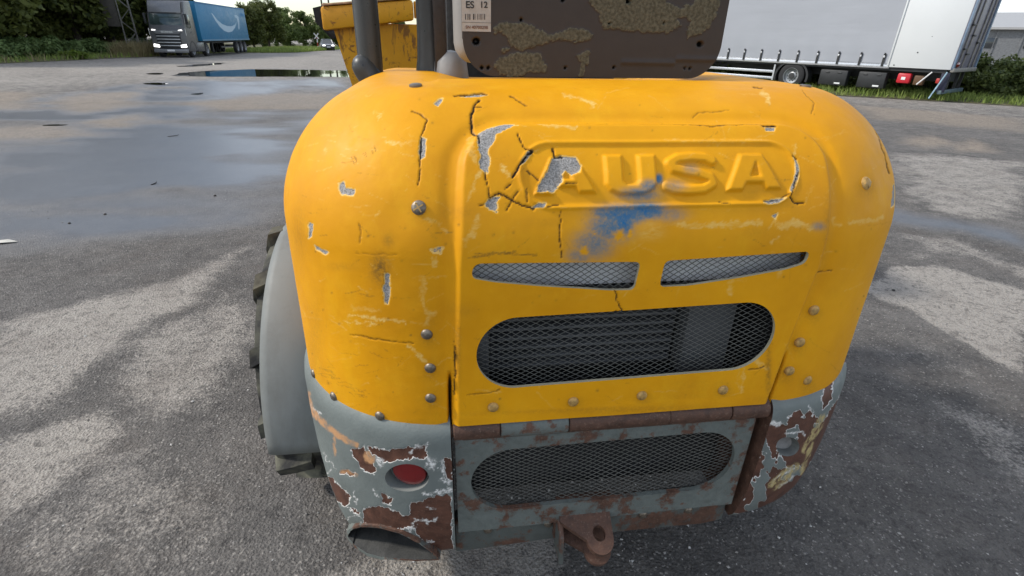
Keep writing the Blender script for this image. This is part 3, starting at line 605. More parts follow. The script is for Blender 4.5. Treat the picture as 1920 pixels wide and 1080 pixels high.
MB().box((0, .62, 1.0), (1.30, .04, .72)).build('light_block_wall', M['black'], DUMP)  # unseen black wall added to stop light leaking in from the front
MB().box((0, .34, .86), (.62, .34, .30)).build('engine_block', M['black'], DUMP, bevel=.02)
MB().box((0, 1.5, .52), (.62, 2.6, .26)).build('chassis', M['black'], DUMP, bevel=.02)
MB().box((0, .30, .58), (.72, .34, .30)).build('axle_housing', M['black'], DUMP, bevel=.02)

# ------------------------------------------------------------------ counterweight corners
CW_P = np.array([(.045, .800), (.008, .796), (-.010, .780), (-.016, .755), (-.017, .66), (-.015, .56), (-.009, .46), (.004, .375), (.020, .325), (.034, .308)])
_cl = np.r_[0, np.cumsum(np.hypot(*np.diff(CW_P, axis=0).T))]
_cu = np.linspace(0, _cl[-1], 300); _ci = np.interp(_cu, _cl, CW_P[:, 0]); _cz = np.interp(_cu, _cl, CW_P[:, 1])
ker = np.hanning(31); ker /= ker.sum(); _ci = np.convolve(np.pad(_ci, 15, mode='edge'), ker, 'valid'); _cz = np.convolve(np.pad(_cz, 15, mode='reflect', reflect_type='odd'), ker, 'valid')
def cw_pt(S, V):
    z = np.interp(V, _cu, _cz); zb = np.where(S < 0, np.interp(-S, [.385, .45, .50, .58, .65, .73, .85, 1.25], [.342, .333, .324, .292, .258, .240, .245, .26]), np.interp(S, [.37, .5, .64, .8, 1.25], [.366, .368, .338, .32, .31]))
    return wrap(S, np.interp(V, _cu, _ci), .80 - (.80 - z) * (.80 - zb) / (.80 - _cz[-1]))
EXH = [(651, 1005), (658, 994), (678, 988), (712, 990), (748, 1000), (785, 1019), (812, 1038), (822, 1048), (780, 1049), (720, 1045), (690, 1038), (664, 1022)]
def build_cw(side):
    st = .003; s = np.r_[np.arange(.385 if side < 0 else .372, 1.0, st), np.linspace(1.0, 1.25, 12)[1:]]
    v = np.linspace(0, _cu[-1], int(_cu[-1] / st))
    S, V = np.meshgrid(s * side if side > 0 else -s[::-1], v)
    if side < 0:
        hole = lambda a, b: np.minimum(px_ell(a, b, (763, 896), 41, 26), px_poly(a, b, EXH))
    else:
        hole = lambda a, b: px_ell(a, b, (1478, 838), 22, 18)
    def px_of(a, b): return to_px(cw_pt(a, b))
    def px_ell(a, b, c, rx, ry):
        X, Y = px_of(a, b); q = np.hypot((X - c[0]) / rx, (Y - c[1]) / ry); return (q - 1) * (rx + ry) / 2 * .00098
    def px_poly(a, b, pts):
        X, Y = px_of(a, b); d = np.full(X.shape, .05); m = (np.abs(X - 736) < 130) & (np.abs(Y - 1018) < 70); d[m] = poly_sd(X[m], Y[m], pts) * .00098; return d
    S2, V2, h = snap_hole(S, V, hole, st)
    P = cw_pt(S2, V2); Nn = -normals(cw_pt(S, V)); X, Y = to_px(P); vis = ((P - CAM) * Nn).sum(-1) < .05
    mk = Marks(X, Y, vis)
    for k in ('rust', 'white', 'tan', 'straw', 'dirt'): mk.get(k)
    c = crop(560, 680, 2.7); d_ = crop(1260, 680, 3.)
    soft = 26
    if side < 0:
        for p in (c((262, 440), (330, 425), (345, 470), (385, 530), (380, 570), (330, 545), (290, 500), (268, 470)), c((350, 430), (500, 440), (640, 420), (650, 480), (560, 490), (430, 500), (380, 470)),
                  c((105, 545), (170, 590), (230, 640), (262, 690), (235, 730), (170, 690), (125, 620)), c((330, 735), (430, 730), (520, 770), (600, 780), (590, 830), (500, 850), (420, 830), (335, 815)),
                  c((560, 720), (650, 690), (775, 670), (780, 960), (740, 1010), (690, 940), (600, 870), (560, 800)), c((735, 480), (780, 480), (780, 595), (745, 590)), c((425, 660), (470, 690), (465, 725), (420, 700)),
                  c((215, 545), (290, 560), (280, 580), (220, 565)), c((240, 735), (310, 760), (300, 768))):
            mk.poly('rust', p, 9, 1., 10)
        for p, w in ((c((280, 655), (282, 725)), 1.6), (c((225, 820), (280, 770), (325, 800)), 1.6), (c((375, 645), (410, 680)), 1.5), (c((570, 470), (590, 420), (610, 440), (650, 410)), 2.2), (c((720, 500), (730, 590), (760, 600), (765, 660)), 3.), (c((640, 670), (740, 655)), 4), (c((600, 800), (680, 800)), 4), (c((690, 740), (640, 735)), 1.5), (c((560, 850), (590, 820)), 3),
                     (c((70, 400), (100, 520), (150, 560)), 1.2), (c((130, 470), (180, 540)), .9), (c((90, 510), (110, 560), (175, 700), (215, 800), (225, 870)), 1.5), (c((60, 210), (100, 270)), 2.5), (c((640, 900), (690, 905)), 1.2), (c((420, 830), (470, 850)), 1.5)): mk.line('white', p, w, 1.8, 1., 16)
        mk.poly('white', c((385, 480), (430, 490), (425, 525), (400, 520)), 4); mk.poly('white', c((650, 480), (700, 490), (690, 545), (640, 530)), 4)
        for p, w in ((c((45, 160), (70, 250), (130, 310), (200, 370), (290, 420)), 5), (c((180, 380), (185, 470)), 2), (c((220, 550), (290, 570)), 3), (c((345, 470), (360, 490)), 8)): mk.line('tan', p, w, 3)
        mk.blob('dirt', (660, 1005), 16, 22, .9); mk.blob('dirt', (700, 988), 25, 6, .5)
    else:
        mk.get('rust')[:] = np.clip(.5 - poly_sd(mk.X + 12 * mk.wx, mk.Y + 12 * mk.wy, [(1400, 700), (1600, 680), (1600, 705), (1545, 790), (1520, 775), (1500, 765), (1480, 780), (1475, 800), (1440, 795), (1420, 790), (1400, 790)]) / -9, 0, 1)
        mk.get('rust')[:] *= np.clip(1.6 - 3.2 * np.clip(fbm(mk.X / 26, mk.Y / 34, 77, 4) - .55, 0, 1) * 4, 0, 1)
        mk.poly('rust', d_((850, 130), (905, 90), (900, 210), (850, 270)), 8)
        mk.poly('white', d_((530, 330), (600, 330), (625, 350), (590, 365), (535, 345)), 3); mk.line('white', d_((640, 400), (740, 390), (755, 415)), 1.2); mk.line('white', d_((520, 315), (540, 330)), 2)
        mk.line('white', d_((840, 210), (855, 150)), 1.4); mk.line('white', d_((770, 245), (800, 285)), 1.2)
        for p, w in ((d_((560, 690), (600, 650), (700, 580)), 6), (d_((580, 710), (640, 660), (690, 600)), 4), (d_((750, 490), (800, 400), (850, 310)), 7), (d_((730, 620), (760, 540), (790, 460)), 4)): mk.line('straw', p, w, 3)
        for p in (d_((560, 690), (600, 640), (690, 590)), d_((600, 705), (680, 640)), d_((435, 865), (520, 825), (600, 790))): mk.line('white', p, 1.6, 1.2, .9)
    nr, nc = S.shape; Fq = grid_faces(nr, nc)[:, ::-1]; hv = h.ravel(); Fq = Fq[(hv[Fq] > 0).any(1)]
    V3 = (P + Nn * (.0025 * (fbm(S2 * 16, V2 * 16, 2, 3) - .5) - .0012 * smooth(mk.get('rust').reshape(S.shape)))[..., None]).reshape(-1, 3); Nf = Nn.reshape(-1, 3)
    col = np.arange(nr * nc) % nc; row = np.arange(nr * nc) // nc; ce = nc - 1 if side < 0 else 0
    zmid = V3[:, 2]
    Va, Fa = lip(V3, Fq, Nf, .03, lambda E: (hv[E] < .012).all(1) & (zmid[E] > .50).all(1))
    lips = [Fa]
    Va, Fc = lip(Va, Fq, Nf, 0, lambda E: (col[E] == ce).all(1), (0, .25, 0)); lips.append(Fc)
    Va, Fd = lip(Va, Fq, Nf, 0, lambda E: (row[E] == nr - 1).all(1), (0, .03, .012)); lips.append(Fd)
    F = np.concatenate([Fq] + lips); mi = np.r_[np.zeros(len(Fq)), np.full(len(Fa), 2), np.full(len(Fc) + len(Fd), 1)]
    used = np.zeros(len(Va), bool); used[F] = True; re = np.cumsum(used) - 1
    me = np_mesh('counterweight', Va[used], re[F], [M['peel'], M['rusty_more'], M['grey_paint']], True, mi, {k: np.r_[a, np.zeros(len(Va) - len(a))][used] for k, a in mk.a.items()})
    o = link('counterweight', me, DUMP, label='grey bumper corner with flaking paint, red lamp and exhaust opening' if side < 0 else 'rust brown bumper corner with an empty lamp socket')
    # lamp socket: cup, ring, lens
    c0 = (763, 896) if side < 0 else (1478, 838); X, Y = to_px(P); k = np.argmin((X - c0[0])**2 + (Y - c0[1])**2 + 1e5 * ~vis); p = P.reshape(-1, 3)[k]; n = Nn.reshape(-1, 3)[k]
    Mx = Matrix.Translation(Vector(p)) @ Vector(n).to_track_quat('Z', 'Y').to_matrix().to_4x4()
    b = MB(); b.lathe([(.052, -.026), (.030, -.032), (.0001, -.033)], Mx, 28); b.build('lamp_socket', plain('chalky_socket', (.22, .21, .20), .8, var=.4, scale=30) if side > 0 else M['grey_paint'], o, smooth=True)
    if side < 0:
        b = MB(); Ml = Matrix.Translation(Vector(p) + Vector(n) * .002 + Vector((0.0, .0, .006))) @ Vector(n).to_track_quat('Z', 'Y').to_matrix().to_4x4()
        b.lathe([(.0001, -.0085), (.018, -.009), (.032, -.0105), (.039, -.0135), (.0405, -.018), (.0405, -.045)], Ml, 32); b.build('tail_light', M['lens'], o, smooth=True, label='red tail light lens')
        b = MB(); b.lathe([(.0408, -.030), (.042, -.019), (.0435, -.017), (.0455, -.019), (.0465, -.04)], Ml, 32); b.build('lamp_ring', M['rusty_less'], o, smooth=True)
        SS, ZZ = np.meshgrid(np.arange(-1.0, -.38, .004), np.arange(.2, .5, .004)); PP = wrap(SS, -.012, ZZ); QX, QY = to_px(PP)
        def on_corner(x, y):
            e = (QX - x)**2 + (QY - y)**2; k = np.unravel_index(e.argmin(), e.shape); return Vector(PP[k])
        ring = round_poly(EXH, 5, 3); cx_ = np.mean([p[0] for p in ring]); cy_ = np.mean([p[1] for p in ring]); inn = [on_corner(*p) for p in ring]
        grow = lambda p, k: (p[0] + k * (p[0] - cx_) / hypot(p[0] - cx_, (p[1] - cy_) * 2.2), p[1] + k * (p[1] - cy_) * 2.2 / hypot(p[0] - cx_, (p[1] - cy_) * 2.2))
        outr = [on_corner(*grow(p, 4.5)) for p in ring]; n_ = len(ring); back = [p + Vector((.015, .12, .015)) for p in inn]; ob = [p + Vector((.01, .08, .0)) for p in outr]
        fc = lambda a, b_: [(a + i, a + (i + 1) % n_, b_ + (i + 1) % n_, b_ + i) for i in range(n_)]
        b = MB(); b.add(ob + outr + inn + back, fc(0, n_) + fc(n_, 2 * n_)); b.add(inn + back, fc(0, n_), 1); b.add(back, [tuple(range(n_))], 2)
        b.build('exhaust_outlet', [M['rusty_less'], plain('shade_dark_pipe', (.026, .026, .024), .75, var=.6, scale=22), M['dark_paint']], o, smooth=True, label='oval exhaust outlet at the foot of the bumper corner')  # inner wall and back cap coloured dark for the shade inside
    return o
build_cw(-1); build_cw(1)

# ------------------------------------------------------------------ hinge, flap, bar, hitch
hy = .012
for x0, x1, r, mm in ((-.379, -.276, .0265, 'rusty_more'), (-.274, -.121, .0272, 'rusty_less'), (-.119, .118, .0268, 'rusty_more'), (.118, .270, .0262, 'rusty_more'), (.272, .366, .0275, 'rusty_more')):
    b = MB(); b.tube([(x0, hy, .767), (x0 + .003, hy, .767), (x1 - .003, hy, .767), (x1, hy, .767)], [r - .0025, r, r, r - .0025], 24); b.build('hinge_tube', M[mm], DUMP, smooth=True)
b = MB(); b.tube([(-.397, hy, .764), (-.37, hy, .764)], .017, 16); b.build('hinge_pin', M['rusty_more'], DUMP, smooth=True)
for x0, x1 in ((-.36, -.10), (-.05, .33)): MB().box(((x0 + x1) / 2, .006, .743), (x1 - x0, .008, .012)).build('weld_bead', M['rusty_more'], DUMP, bevel=.003)
def flap():
    st = .004; x = np.arange(-.376, .349, st); z = np.arange(.442, .752, st); X, Z = np.meshgrid(x, z)
    sd = lambda a, b: capsule_sd(a, b, (-.012, .605), .330, .097, .097)
    X2, Z2, h = snap_hole(X, Z, sd, st)
    y = .004 + .002 * (fbm(X2 * 9, Z2 * 9, 5) - .5) + .004 * smooth((Z2 - .72) / .03); P = np.stack([X2, y, Z2 + .010 * X2 + 0 * y], -1)
    nr, nc = X.shape; Fq = grid_faces(nr, nc); hv = h.ravel(); Fq = Fq[(hv[Fq] > 0).any(1)]; V = P.reshape(-1, 3)
    V, F2 = lip(V, Fq, np.tile((0, -1., 0), (len(V), 1)), .012, lambda E: np.ones(len(E), bool)); F = np.concatenate([Fq, F2])
    used = np.zeros(len(V), bool); used[F] = True; re = np.cumsum(used) - 1
    o = link('grille_flap', np_mesh('grille_flap', V[used], re[F], [M['rusty_less']], False), DUMP, label='hinged grey steel flap with rust and a wire mesh opening')
    mesh_grille('mesh_grille', -.36, .335, .49, .72, .020, .0235, .0122, .00075, o, .007, 'wire_pale')
    return o
flap()
MB().box((-.02, .125, .61), (.70, .01, .30)).build('shade_backing', M['black'], DUMP)  # black sheet standing in for the shade behind the flap opening
b = MB(); b.prism([(-.385, .440), (.36, .452), (.36, .345), (.30, .335), (-.10, .338), (-.385, .322)], .035, .075); b.build('crossbar', M['rusty'], DUMP, bevel=.006)
for x in (-.30, -.14, .12, .25): o = link('bolt', BM['dome'], DUMP); o.location = (x, .034, .40); o.rotation_euler = (pi / 2, 0, 0)
def tongue(z0, z1, y1, hw, name='tongue_plate'):
    # plate leaving the crossbar towards the rear, rounded nose with a pin hole
    n = 24; cx = -.055; nx = -.028; nose = .034; base = []; cyl = y1 + nose
    out = [(cx - hw, .036), (cx - hw * .92, -.01)] + [(nx + nose * cos(a), cyl + nose * sin(a)) for a in np.linspace(pi, 2 * pi, 11)] + [(cx + hw * .92, -.01), (cx + hw, .036)]
    hole = [(nx + .016 * cos(a), cyl + .012 + .018 * sin(a)) for a in np.linspace(0, 2 * pi, 20, endpoint=False)]
    bm = bmesh.new(); zz = lambda y: z0 + (z1 - z0) * (.036 - y) / (.036 - y1)
    vo = [bm.verts.new((x, y, zz(y))) for x, y in out]; vh = [bm.verts.new((x, y, zz(y))) for x, y in hole]
    es = [bm.edges.new((vo[i], vo[(i + 1) % len(vo)])) for i in range(len(vo))] + [bm.edges.new((vh[i], vh[(i + 1) % len(vh)])) for i in range(len(vh))]
    bmesh.ops.triangle_fill(bm, use_beauty=True, edges=es); 
    r = bmesh.ops.extrude_face_region(bm, geom=list(bm.faces)); bmesh.ops.translate(bm, vec=(0, .006, -.016), verts=[g for g in r['geom'] if isinstance(g, bmesh.types.BMVert)])
    bmesh.ops.recalc_face_normals(bm, faces=bm.faces); me = bpy.data.meshes.new(name); bm.to_mesh(me); bm.free(); me.materials.append(M['rusty_more']); return me
hitch = MB().prism([(-.128, .505), (.018, .505), (.018, .36), (-.128, .36)], .018, .036).build('tow_hitch', M['rusty_more'], DUMP, bevel=.004, label='rusty tow hitch with two drilled tongue plates')
link('tongue_plate', tongue(.475, .425, -.088, .070), hitch); link('tongue_plate', tongue(.412, .378, -.080, .066), hitch)
b = MB(); b.prism([(.036, .48), (.036, .34), (-.04, .335), (-.03, .42)], -.124, -.112, 'yz'); b.build('side_web', M['rusty'], hitch, bevel=.003)

# ------------------------------------------------------------------ fenders and wheels
def fender(sx):
    cy, cz, R, x1, x0 = .885, .41, .56, (-.925 if sx > 0 else -.845), -.60; prof = []; V = []; na = 40
    for k in range(na):
        a = radians(177 - 145 * k / (na - 1)); V += [(sx * x0 * -1 * -1, cy + R * cos(a), cz + R * sin(a)), (sx * (x1 + .03), cy + R * cos(a), cz + R * sin(a)), (sx * (x1 + .008), cy + (R - .006) * cos(a), cz + (R - .006) * sin(a)), (sx * x1, cy + (R - .03) * cos(a), cz + (R - .03) * sin(a))]
    Fq = [(i * 4 + j, i * 4 + j + 1, i * 4 + 5 + j, i * 4 + 4 + j) for i in range(na - 1) for j in range(3)]
    o = link('fender', np_mesh('fender', V, Fq, [M['grey_paint']], True), DUMP); md = o.modifiers.new('thickness', 'SOLIDIFY'); md.thickness = .006; md.offset = 0; return o
fender(1); fender(-1)
def make_wheel(R=.49, wd=.27):
    root = MB(); hw = wd / 2
    root.lathe([(.10, -hw * .55), (.21, -hw * .6), (.225, -hw * .9), (.235, -hw * .92), (.235, -hw * .3), (.2, 0), (.235, hw * .3), (.235, hw * .92), (.225, hw * .9), (.21, hw * .6), (.10, hw * .55), (.05, hw * .75), (.0001, hw * .75)], Matrix.Rotation(pi / 2, 4, 'Y'), 32)
    rim = root.mesh('rim', M['rim'], smooth=True)
    t = MB(); t.lathe([(.232, -hw * .9), (.30, -hw), (.37, -hw * 1.02), (R - .045, -hw * .93), (R - .032, -hw * .7), (R - .028, 0), (R - .032, hw * .7), (R - .045, hw * .93), (.37, hw * 1.02), (.30, hw), (.232, hw * .9)], Matrix.Rotation(pi / 2, 4, 'Y'), 48)
    nl = 13
    for k in range(nl):
        for sd in (-1, 1):
            a0 = 2 * pi * (k + (.5 if sd > 0 else 0)) / nl; v = []
            for u, (xa, ra, da) in enumerate(((.02, R, .0), (.5, R, .06), (.93, R - .004, .12), (1.04, R - .055, .14))):
                for ww, rr in ((-.066, ra - (.05 if u == 3 else .045)), (-.048, ra), (.048, ra), (.066, ra - (.05 if u == 3 else .045))):
                    a = a0 + da + ww / .9; v.append((sd * xa * hw, rr * cos(a), rr * sin(a)))
            f = [(i * 4 + j, i * 4 + j + 1, i * 4 + 5 + j, i * 4 + 4 + j) for i in range(3) for j in range(3)] + [(0, 1, 2, 3), (12, 13, 14, 15)]
            t.add(v, f, 0)
    tyre = t.mesh('tyre', [M['rubber_tread']], smooth=False, bevel=0)
    return rim, tyre
tr = NT('tread_rubber_dusty'); _n = tr.noise(9, 5, .6)
M['rubber_tread'] = tr.out(tr.mix(tr.step(_n, .42, .62), (.028, .027, .026), (.12, .115, .085)), .88, 0., tr.bump(tr.noise(70, 4), .4, .006), .3)
RIM, TYRE = make_wheel()
for x, y in ((-.83, .872), (.755, .872), (-.835, 2.75), (.835, 2.75)):
    w = empty('wheel', (x, y, .478)); w.parent = DUMP; w.rotation_euler = (.13, 0, pi if x > 0 else 0); link('rim', RIM, w); link('tyre', TYRE, w)

# ------------------------------------------------------------------ roll bar, post, seat, skip
b = MB(); arc = [(-.572, .75, 1.2), (-.572, .75, 2.3), (-.55, .75, 2.42), (-.45, .75, 2.5), (.45, .80, 2.5)]
b.tube(arc, .034, 20); b.build('roll_bar', M['dark_paint'], DUMP, smooth=True)
b = MB(); b.tube([(-.6045, .735, 1.497), (-.603, .735, 1.494), (-.600, .735, 1.488), (-.595, .735, 1.479), (-.587, .735, 1.464), (-.555, .735, 1.405), (-.54, .735, 1.37)], [.004, .015, .024, .031, .034, .034, .034], 20)
b.build('bracket_stub', M['dark_paint'], DUMP, smooth=True)
def post():
    V = []; zs = [(1.30, .062, .05), (1.40, .052, .045), (1.45, .041, .04), (1.49, .035, .036), (1.55, .032, .033), (1.65, .031, .032), (2.45, .031, .032)]; n = 20
    for z, a, c in zs:
        for k in range(n):
            t = 2 * pi * k / n; V.append((-.405 + a * abs(cos(t))**.7 * (1 if cos(t) > 0 else -1) + .015 * (1.5 - z if z < 1.5 else 0) * -1, .76 + c * abs(sin(t))**.7 * (1 if sin(t) > 0 else -1), z))
    Fq = [(i * n + k, i * n + (k + 1) % n, (i + 1) * n + (k + 1) % n, (i + 1) * n + k) for i in range(len(zs) - 1) for k in range(n)]
    return link('support_post', np_mesh('support_post', V, Fq, [M['dark_paint']], True), DUMP)
post()
def seat():
    root = empty('seat', (.03, .55, 1.42)); root.parent = DUMP; off = np.array([.03, .55, 1.42])
    st = .003; x = np.arange(-.318, .3765, st); z = np.arange(1.44, 1.98, st); X, Z = np.meshgrid(x, z)
    sd = lambda a, b: -capsule_sd(a, b, (.029, 1.722), .345, .264, .085)
    X2, Z2, h = snap_hole(X, Z, sd, st); y = .552 + .05 * 0 * Z2
    P = np.stack([X2, y + .004 * np.exp(-((Z2 - 1.497 - .01 * (X2 > .25)) / .006)**2) * (X2 > .1) * -.6, Z2], -1)
    px, py = to_px(P); mk = Marks(px, py, np.ones(X.shape, bool)); q3 = crop(980, 0, 4.571); q2 = crop(580, 0, 4.571)
    for n in ('foam', 'hole'): mk.get(n)
    fo = lambda p: mk.poly('foam', p, 3, 1., 9)
    fo(q3((560, -60), (565, 20), (650, 130), (700, 240), (850, 255), (1000, 275), (1170, 285), (1280, 260), (1350, 210), (1330, 170), (1390, 150), (1440, 190), (1400, 260), (1410, 320), (1520, 290), (1600, 230), (1650, 150), (1690, 60), (1700, -60), (1560, -60), (1450, 30), (1360, 65), (1240, 20), (1230, -60)))
    fo(q3((0, 200), (130, 240), (270, 300), (380, 240), (520, 240), (610, 290), (590, 345), (480, 360), (300, 335), (180, 380), (50, 415), (0, 440), (-90, 400), (-140, 300), (-230, 270), (-250, 230), (-180, 190)))
    fo(q3((0, 450), (150, 450), (200, 560), (190, 630), (60, 615), (0, 650), (-90, 660), (-190, 640), (-250, 545), (-180, 490), (-80, 460))); fo(q3((450, 470), (570, 420), (560, 520), (520, 640), (480, 655), (495, 540)))
    fo(q2((1640, 415), (1720, 405), (1700, 440), (1650, 450))); fo(q2((1580, 270), (1610, 265), (1600, 290)))
    for c, r in ((q2((1430, 355))[0], 6.5), (q2((1478, 580))[0], 2.7), (q2((1533, 580))[0], 2.7), (q3((365, 580))[0], 2.2), (q3((780, 580))[0], 2.2), (q3((1520, 380))[0], 5), (q3((1435, 585))[0], 2.4), (q3((1390, 585))[0], 1.7), (q3((345, 2))[0], 3), (q3((905, 10))[0], 4), (q2((1815, 170))[0], 2.6), (q3((1210, 195))[0], 1.8), (q3((745, 203))[0], 1.8)): mk.blob('hole', c, r, None, 1., 4)
    P[..., 1] += -.0014 * mk.get('foam').reshape(X.shape) * (.7 + .6 * fbm(px / 12, py / 12, 8)) + .02 * mk.get('hole').reshape(X.shape)
    nr, nc = X.shape; Fq = grid_faces(nr, nc); hv = h.ravel(); Fq = Fq[(hv[Fq] > 0).any(1)]; V = P.reshape(-1, 3)
    V, F2 = lip(V, Fq, np.tile((0, -1., 0), (len(V), 1)), .016, lambda E: np.ones(len(E), bool)); F = np.concatenate([Fq, F2]); used = np.zeros(len(V), bool); used[F] = True; re = np.cumsum(used) - 1
    t = NT('brown_seat_shell'); n1 = t.noise(20, 5, .6); fi = t.noise(130, 4)
    col = t.mix(n1, (.034, .025, .019), (.052, .040, .032)); fc = t.mix(t.step(fi, .35, .65), (.060, .054, .034), (.135, .122, .082)); col = t.mix(t.step(t.math('ADD', t.attr('foam'), t.mul(t.math('SUBTRACT', fi, .5), .5)), .45, .55), col, fc)
    col = t.mix(t.step(t.attr('hole'), .4, .6), col, (.002, .002, .002))
    m = t.out(col, t.mix(t.attr('foam'), (.5, .5, .5), (.95, .95, .95)), 0., t.bump(t.math('ADD', t.mul(fi, t.attr('foam')), t.mul(n1, .15)), .4, .004), .35)
    link('seat_shell', np_mesh('seat_shell', V[used] - off, re[F], [m], True, None, {k: np.r_[a, np.zeros(len(V) - len(a))][used] for k, a in mk.a.items()}), root, label='dark brown seat shell with patches of torn foam')
    # cushion, rounded, a little wider than the shell
    b = MB(); b.box((0, .085, .355), (.735, .12, .58)); b.build('seat_cushion', M['vinyl'], root, bevel=.05, seg=4)
    b = MB(); b.box((-.002, .035, .37), (.690, .018, .50)); b.build('seat_piping', M['black'], root, bevel=.006)
    b = MB(); b.lathe([(.0001, .05), (.025, .045), (.045, .02), (.05, -.02), (.05, -.12)], Matrix.Translation((-.375, .17, .045)), 20); b.build('armrest', M['vinyl'], root, smooth=True)
    b = MB(); b.box((-.402, .16, .30), (.035, .03, .62)); b.build('seat_side_plate', plain('dark_brown_plate', (.03, .022, .018), .6), root, bevel=.008)
    # sticker: paper, print, bars
    sx0, sx1, sz0, sz1 = -.318, -.246, 1.5615, 1.68; yf = .5495; sb = MB(); pl = lambda a, b_, c, d, m, e=0.: sb.add([(a, yf - e, c), (b_, yf - e, c), (b_, yf - e, d), (a, yf - e, d)], [(0, 1, 2, 3)], m)
    pl(sx0, sx1, sz0, sz1, 0); at = lambda x, y: on_plane(x, y, (0, yf, 0), (0, 1, 0))
    for k, (x, w) in enumerate(((872, 1.6), (876, 1.), (878.6, 1.6), (881, 1), (887, 2.2), (890.5, .8), (895, 1.), (898, .8), (901, 1.6), (905, .8), (908, 1.4))):
        a = at(x, 26); c = at(x + w, 37); pl(a[0], c[0], c[2], a[2], 1, .0008)
    a = at(866, 42.5); c = at(922, 43.3); pl(sx0, sx1, c[2], c[2] + .0007, 1, .0008)
    me = sb.mesh('sticker', [plain('sticker_paper', (.42, .38, .33), .7, var=.15, scale=40), plain('sticker_ink', (.03, .026, .024), .7), plain('sticker_faded_ink', (.16, .075, .045), .7)])
    bm = bmesh.new(); bm.from_mesh(me)
    for txt, x, y, h, mi in (('ES', 881, 9.5, 14, 1), ('12', 907, 9.5, 12.5, 1), ('SN 40700298', 894, 51.5, 6.4, 2)):
        tm = text_mesh(txt, h * .00116 * 1.3, True); p = at(x, y); tm.transform(Matrix.Translation((p[0], yf - .0012, p[2])) @ Matrix.Rotation(pi / 2, 4, 'X') @ Matrix.Diagonal((1.05, 1., .2, 1)))
        n0 = len(bm.faces); bm.from_mesh(tm); bm.faces.ensure_lookup_table()
        for fc_ in bm.faces[n0:]: fc_.material_index = mi
        bpy.data.meshes.remove(tm)
    bm.to_mesh(me); bm.free(); me.transform(Matrix.Translation(-Vector(off))); link('sticker', me, root, label='worn paper sticker with a bar code')
seat()
b = MB(); b.box((0, 1.45, 1.30), (.70, .22, .80)); b.build('dashboard', M['black'], DUMP, bevel=.03)
b = MB(); b.tube([(0, 1.35, 1.6), (0, 1.15, 1.78)], .03, 12); b.tube([(.19 * cos(a), 1.13 + .10 * sin(a), 1.80 + .16 * sin(a)) for a in np.linspace(0, 2 * pi, 25)], .014, 8); b.build('steering_wheel', M['black'], DUMP, smooth=True)

def skip_paint():
    t = NT('scraped_skip_paint'); n1 = t.noise(4, 5, .6); n2 = t.noise(13, 6, .75, dist=1.5); st = t.noise(10, 5, .7, stretch=(1, 1, .22), dist=.8)
    col = t.mix(t.step(n1, .3, .7), (.60, .25, .005), (.76, .36, .012)); col = t.mix(t.mul(t.step(n2, .57, .63), .85), col, (.16, .05, .018)); col = t.mix(t.mul(t.step(st, .59, .64), .8), col, (.17, .065, .02))
    return t.out(col, .5, 0., t.bump(n2, .3, .006), .4)
M['skip'] = skip_paint(); M['rusty_rim'] = plain('worn_rusty_rim', (.42, .24, .13), .7, var=.5, scale=18)
def skip():
    o = empty('skip', (0, 2.2, .7)); o.parent = DUMP; T = Vector((0, -2.2, -.7))
    def ring(y0, y1, hx, z): return [(-hx, y0, z), (hx, y0, z), (hx, y1, z), (-hx, y1, z)]
    r0 = ring(2.45, 3.45, .62, .78); r1 = ring(2.23, 3.75, .85, 1.25); r2 = ring(2.20, 4.0, .925, 1.60); V = r0 + r1 + r2
    Fq = [(0, 3, 2, 1)] + [(a + i, a + (i + 1) % 4, a + 4 + (i + 1) % 4, a + 4 + i) for a in (0, 4) for i in range(4)]
    b = MB(); b.add([Vector(v) + T for v in V], Fq); bo = b.build('skip_tub', M['skip'], o); md = bo.modifiers.new('plate', 'SOLIDIFY'); md.thickness = .012
    def band(x0, x1, zb0, zb1, zt0, zt1):
        bb = MB(); bb.prism([(x0, zb0 - .7), (x1, zb1 - .7), (x1, zt1 - .7), (x0, zt0 - .7)], -.055, .03); bb.build('rim_band', M['skip'], o, bevel=.014)
        bb = MB(); bb.prism([(x0 + .01, zt0 - .7 + .0015), (x1 - .01, zt1 - .7 + .0015), (x1 - .01, zt1 - .7 + .012), (x0 + .01, zt0 - .7 + .012)], -.062, .03); bb.build('worn_rim_edge', M['rusty_rim'], o, bevel=.005)
    band(-.962, -.502, 1.562, 1.620, 1.672, 1.715); band(.502, .962, 1.620, 1.562, 1.715, 1.672)
    bb = MB(); bb.prism([(-.50, .93), (.50, .93), (.50, 1.01), (-.50, 1.01)], .0, .02); bb.build('rim_band', M['skip'], o, bevel=.006)
    for s in (-1, 1):
        bb = MB(); bb.prism([(s * .964, .975), (s * 1.005, .965), (s * 1.0, .90), (s * .93, .825), (s * .955, .86)], -.02, 1.75); bb.build('side_lip', M['black'], o)
skip(); deck()

# ================================================================== VEGETATION
def leaf_mat(name, c0, c1):
    t = NT(name); a = t.attr('tint'); col = t.mix(a, c0, c1)
    col = t.mix(t.mul(t.step(t.noise(.7, 3), .45, .65), .4), col, tuple(c * .55 for c in c1))
    t.out(col, .6, 0., None, .25); t.b.inputs['Subsurface Weight'].default_value = 0
    tr_ = t.n('ShaderNodeBsdfTranslucent'); t.put(tr_.inputs[0], t.mix(.5, col, c1)); mxs = t.n('ShaderNodeMixShader'); mxs.inputs[0].default_value = .28
    o = t.t.nodes['Material Output']; t.t.links.new(t.b.outputs[0], mxs.inputs[1]); t.t.links.new(tr_.outputs[0], mxs.inputs[2]); t.t.links.new(mxs.outputs[0], o.inputs[0]); return t.m
M['leaf_dark'] = leaf_mat('leaf_dark', (.032, .05, .011), (.15, .17, .042)); M['leaf_mid'] = leaf_mat('leaf_mid', (.04, .07, .016), (.16, .215, .055))
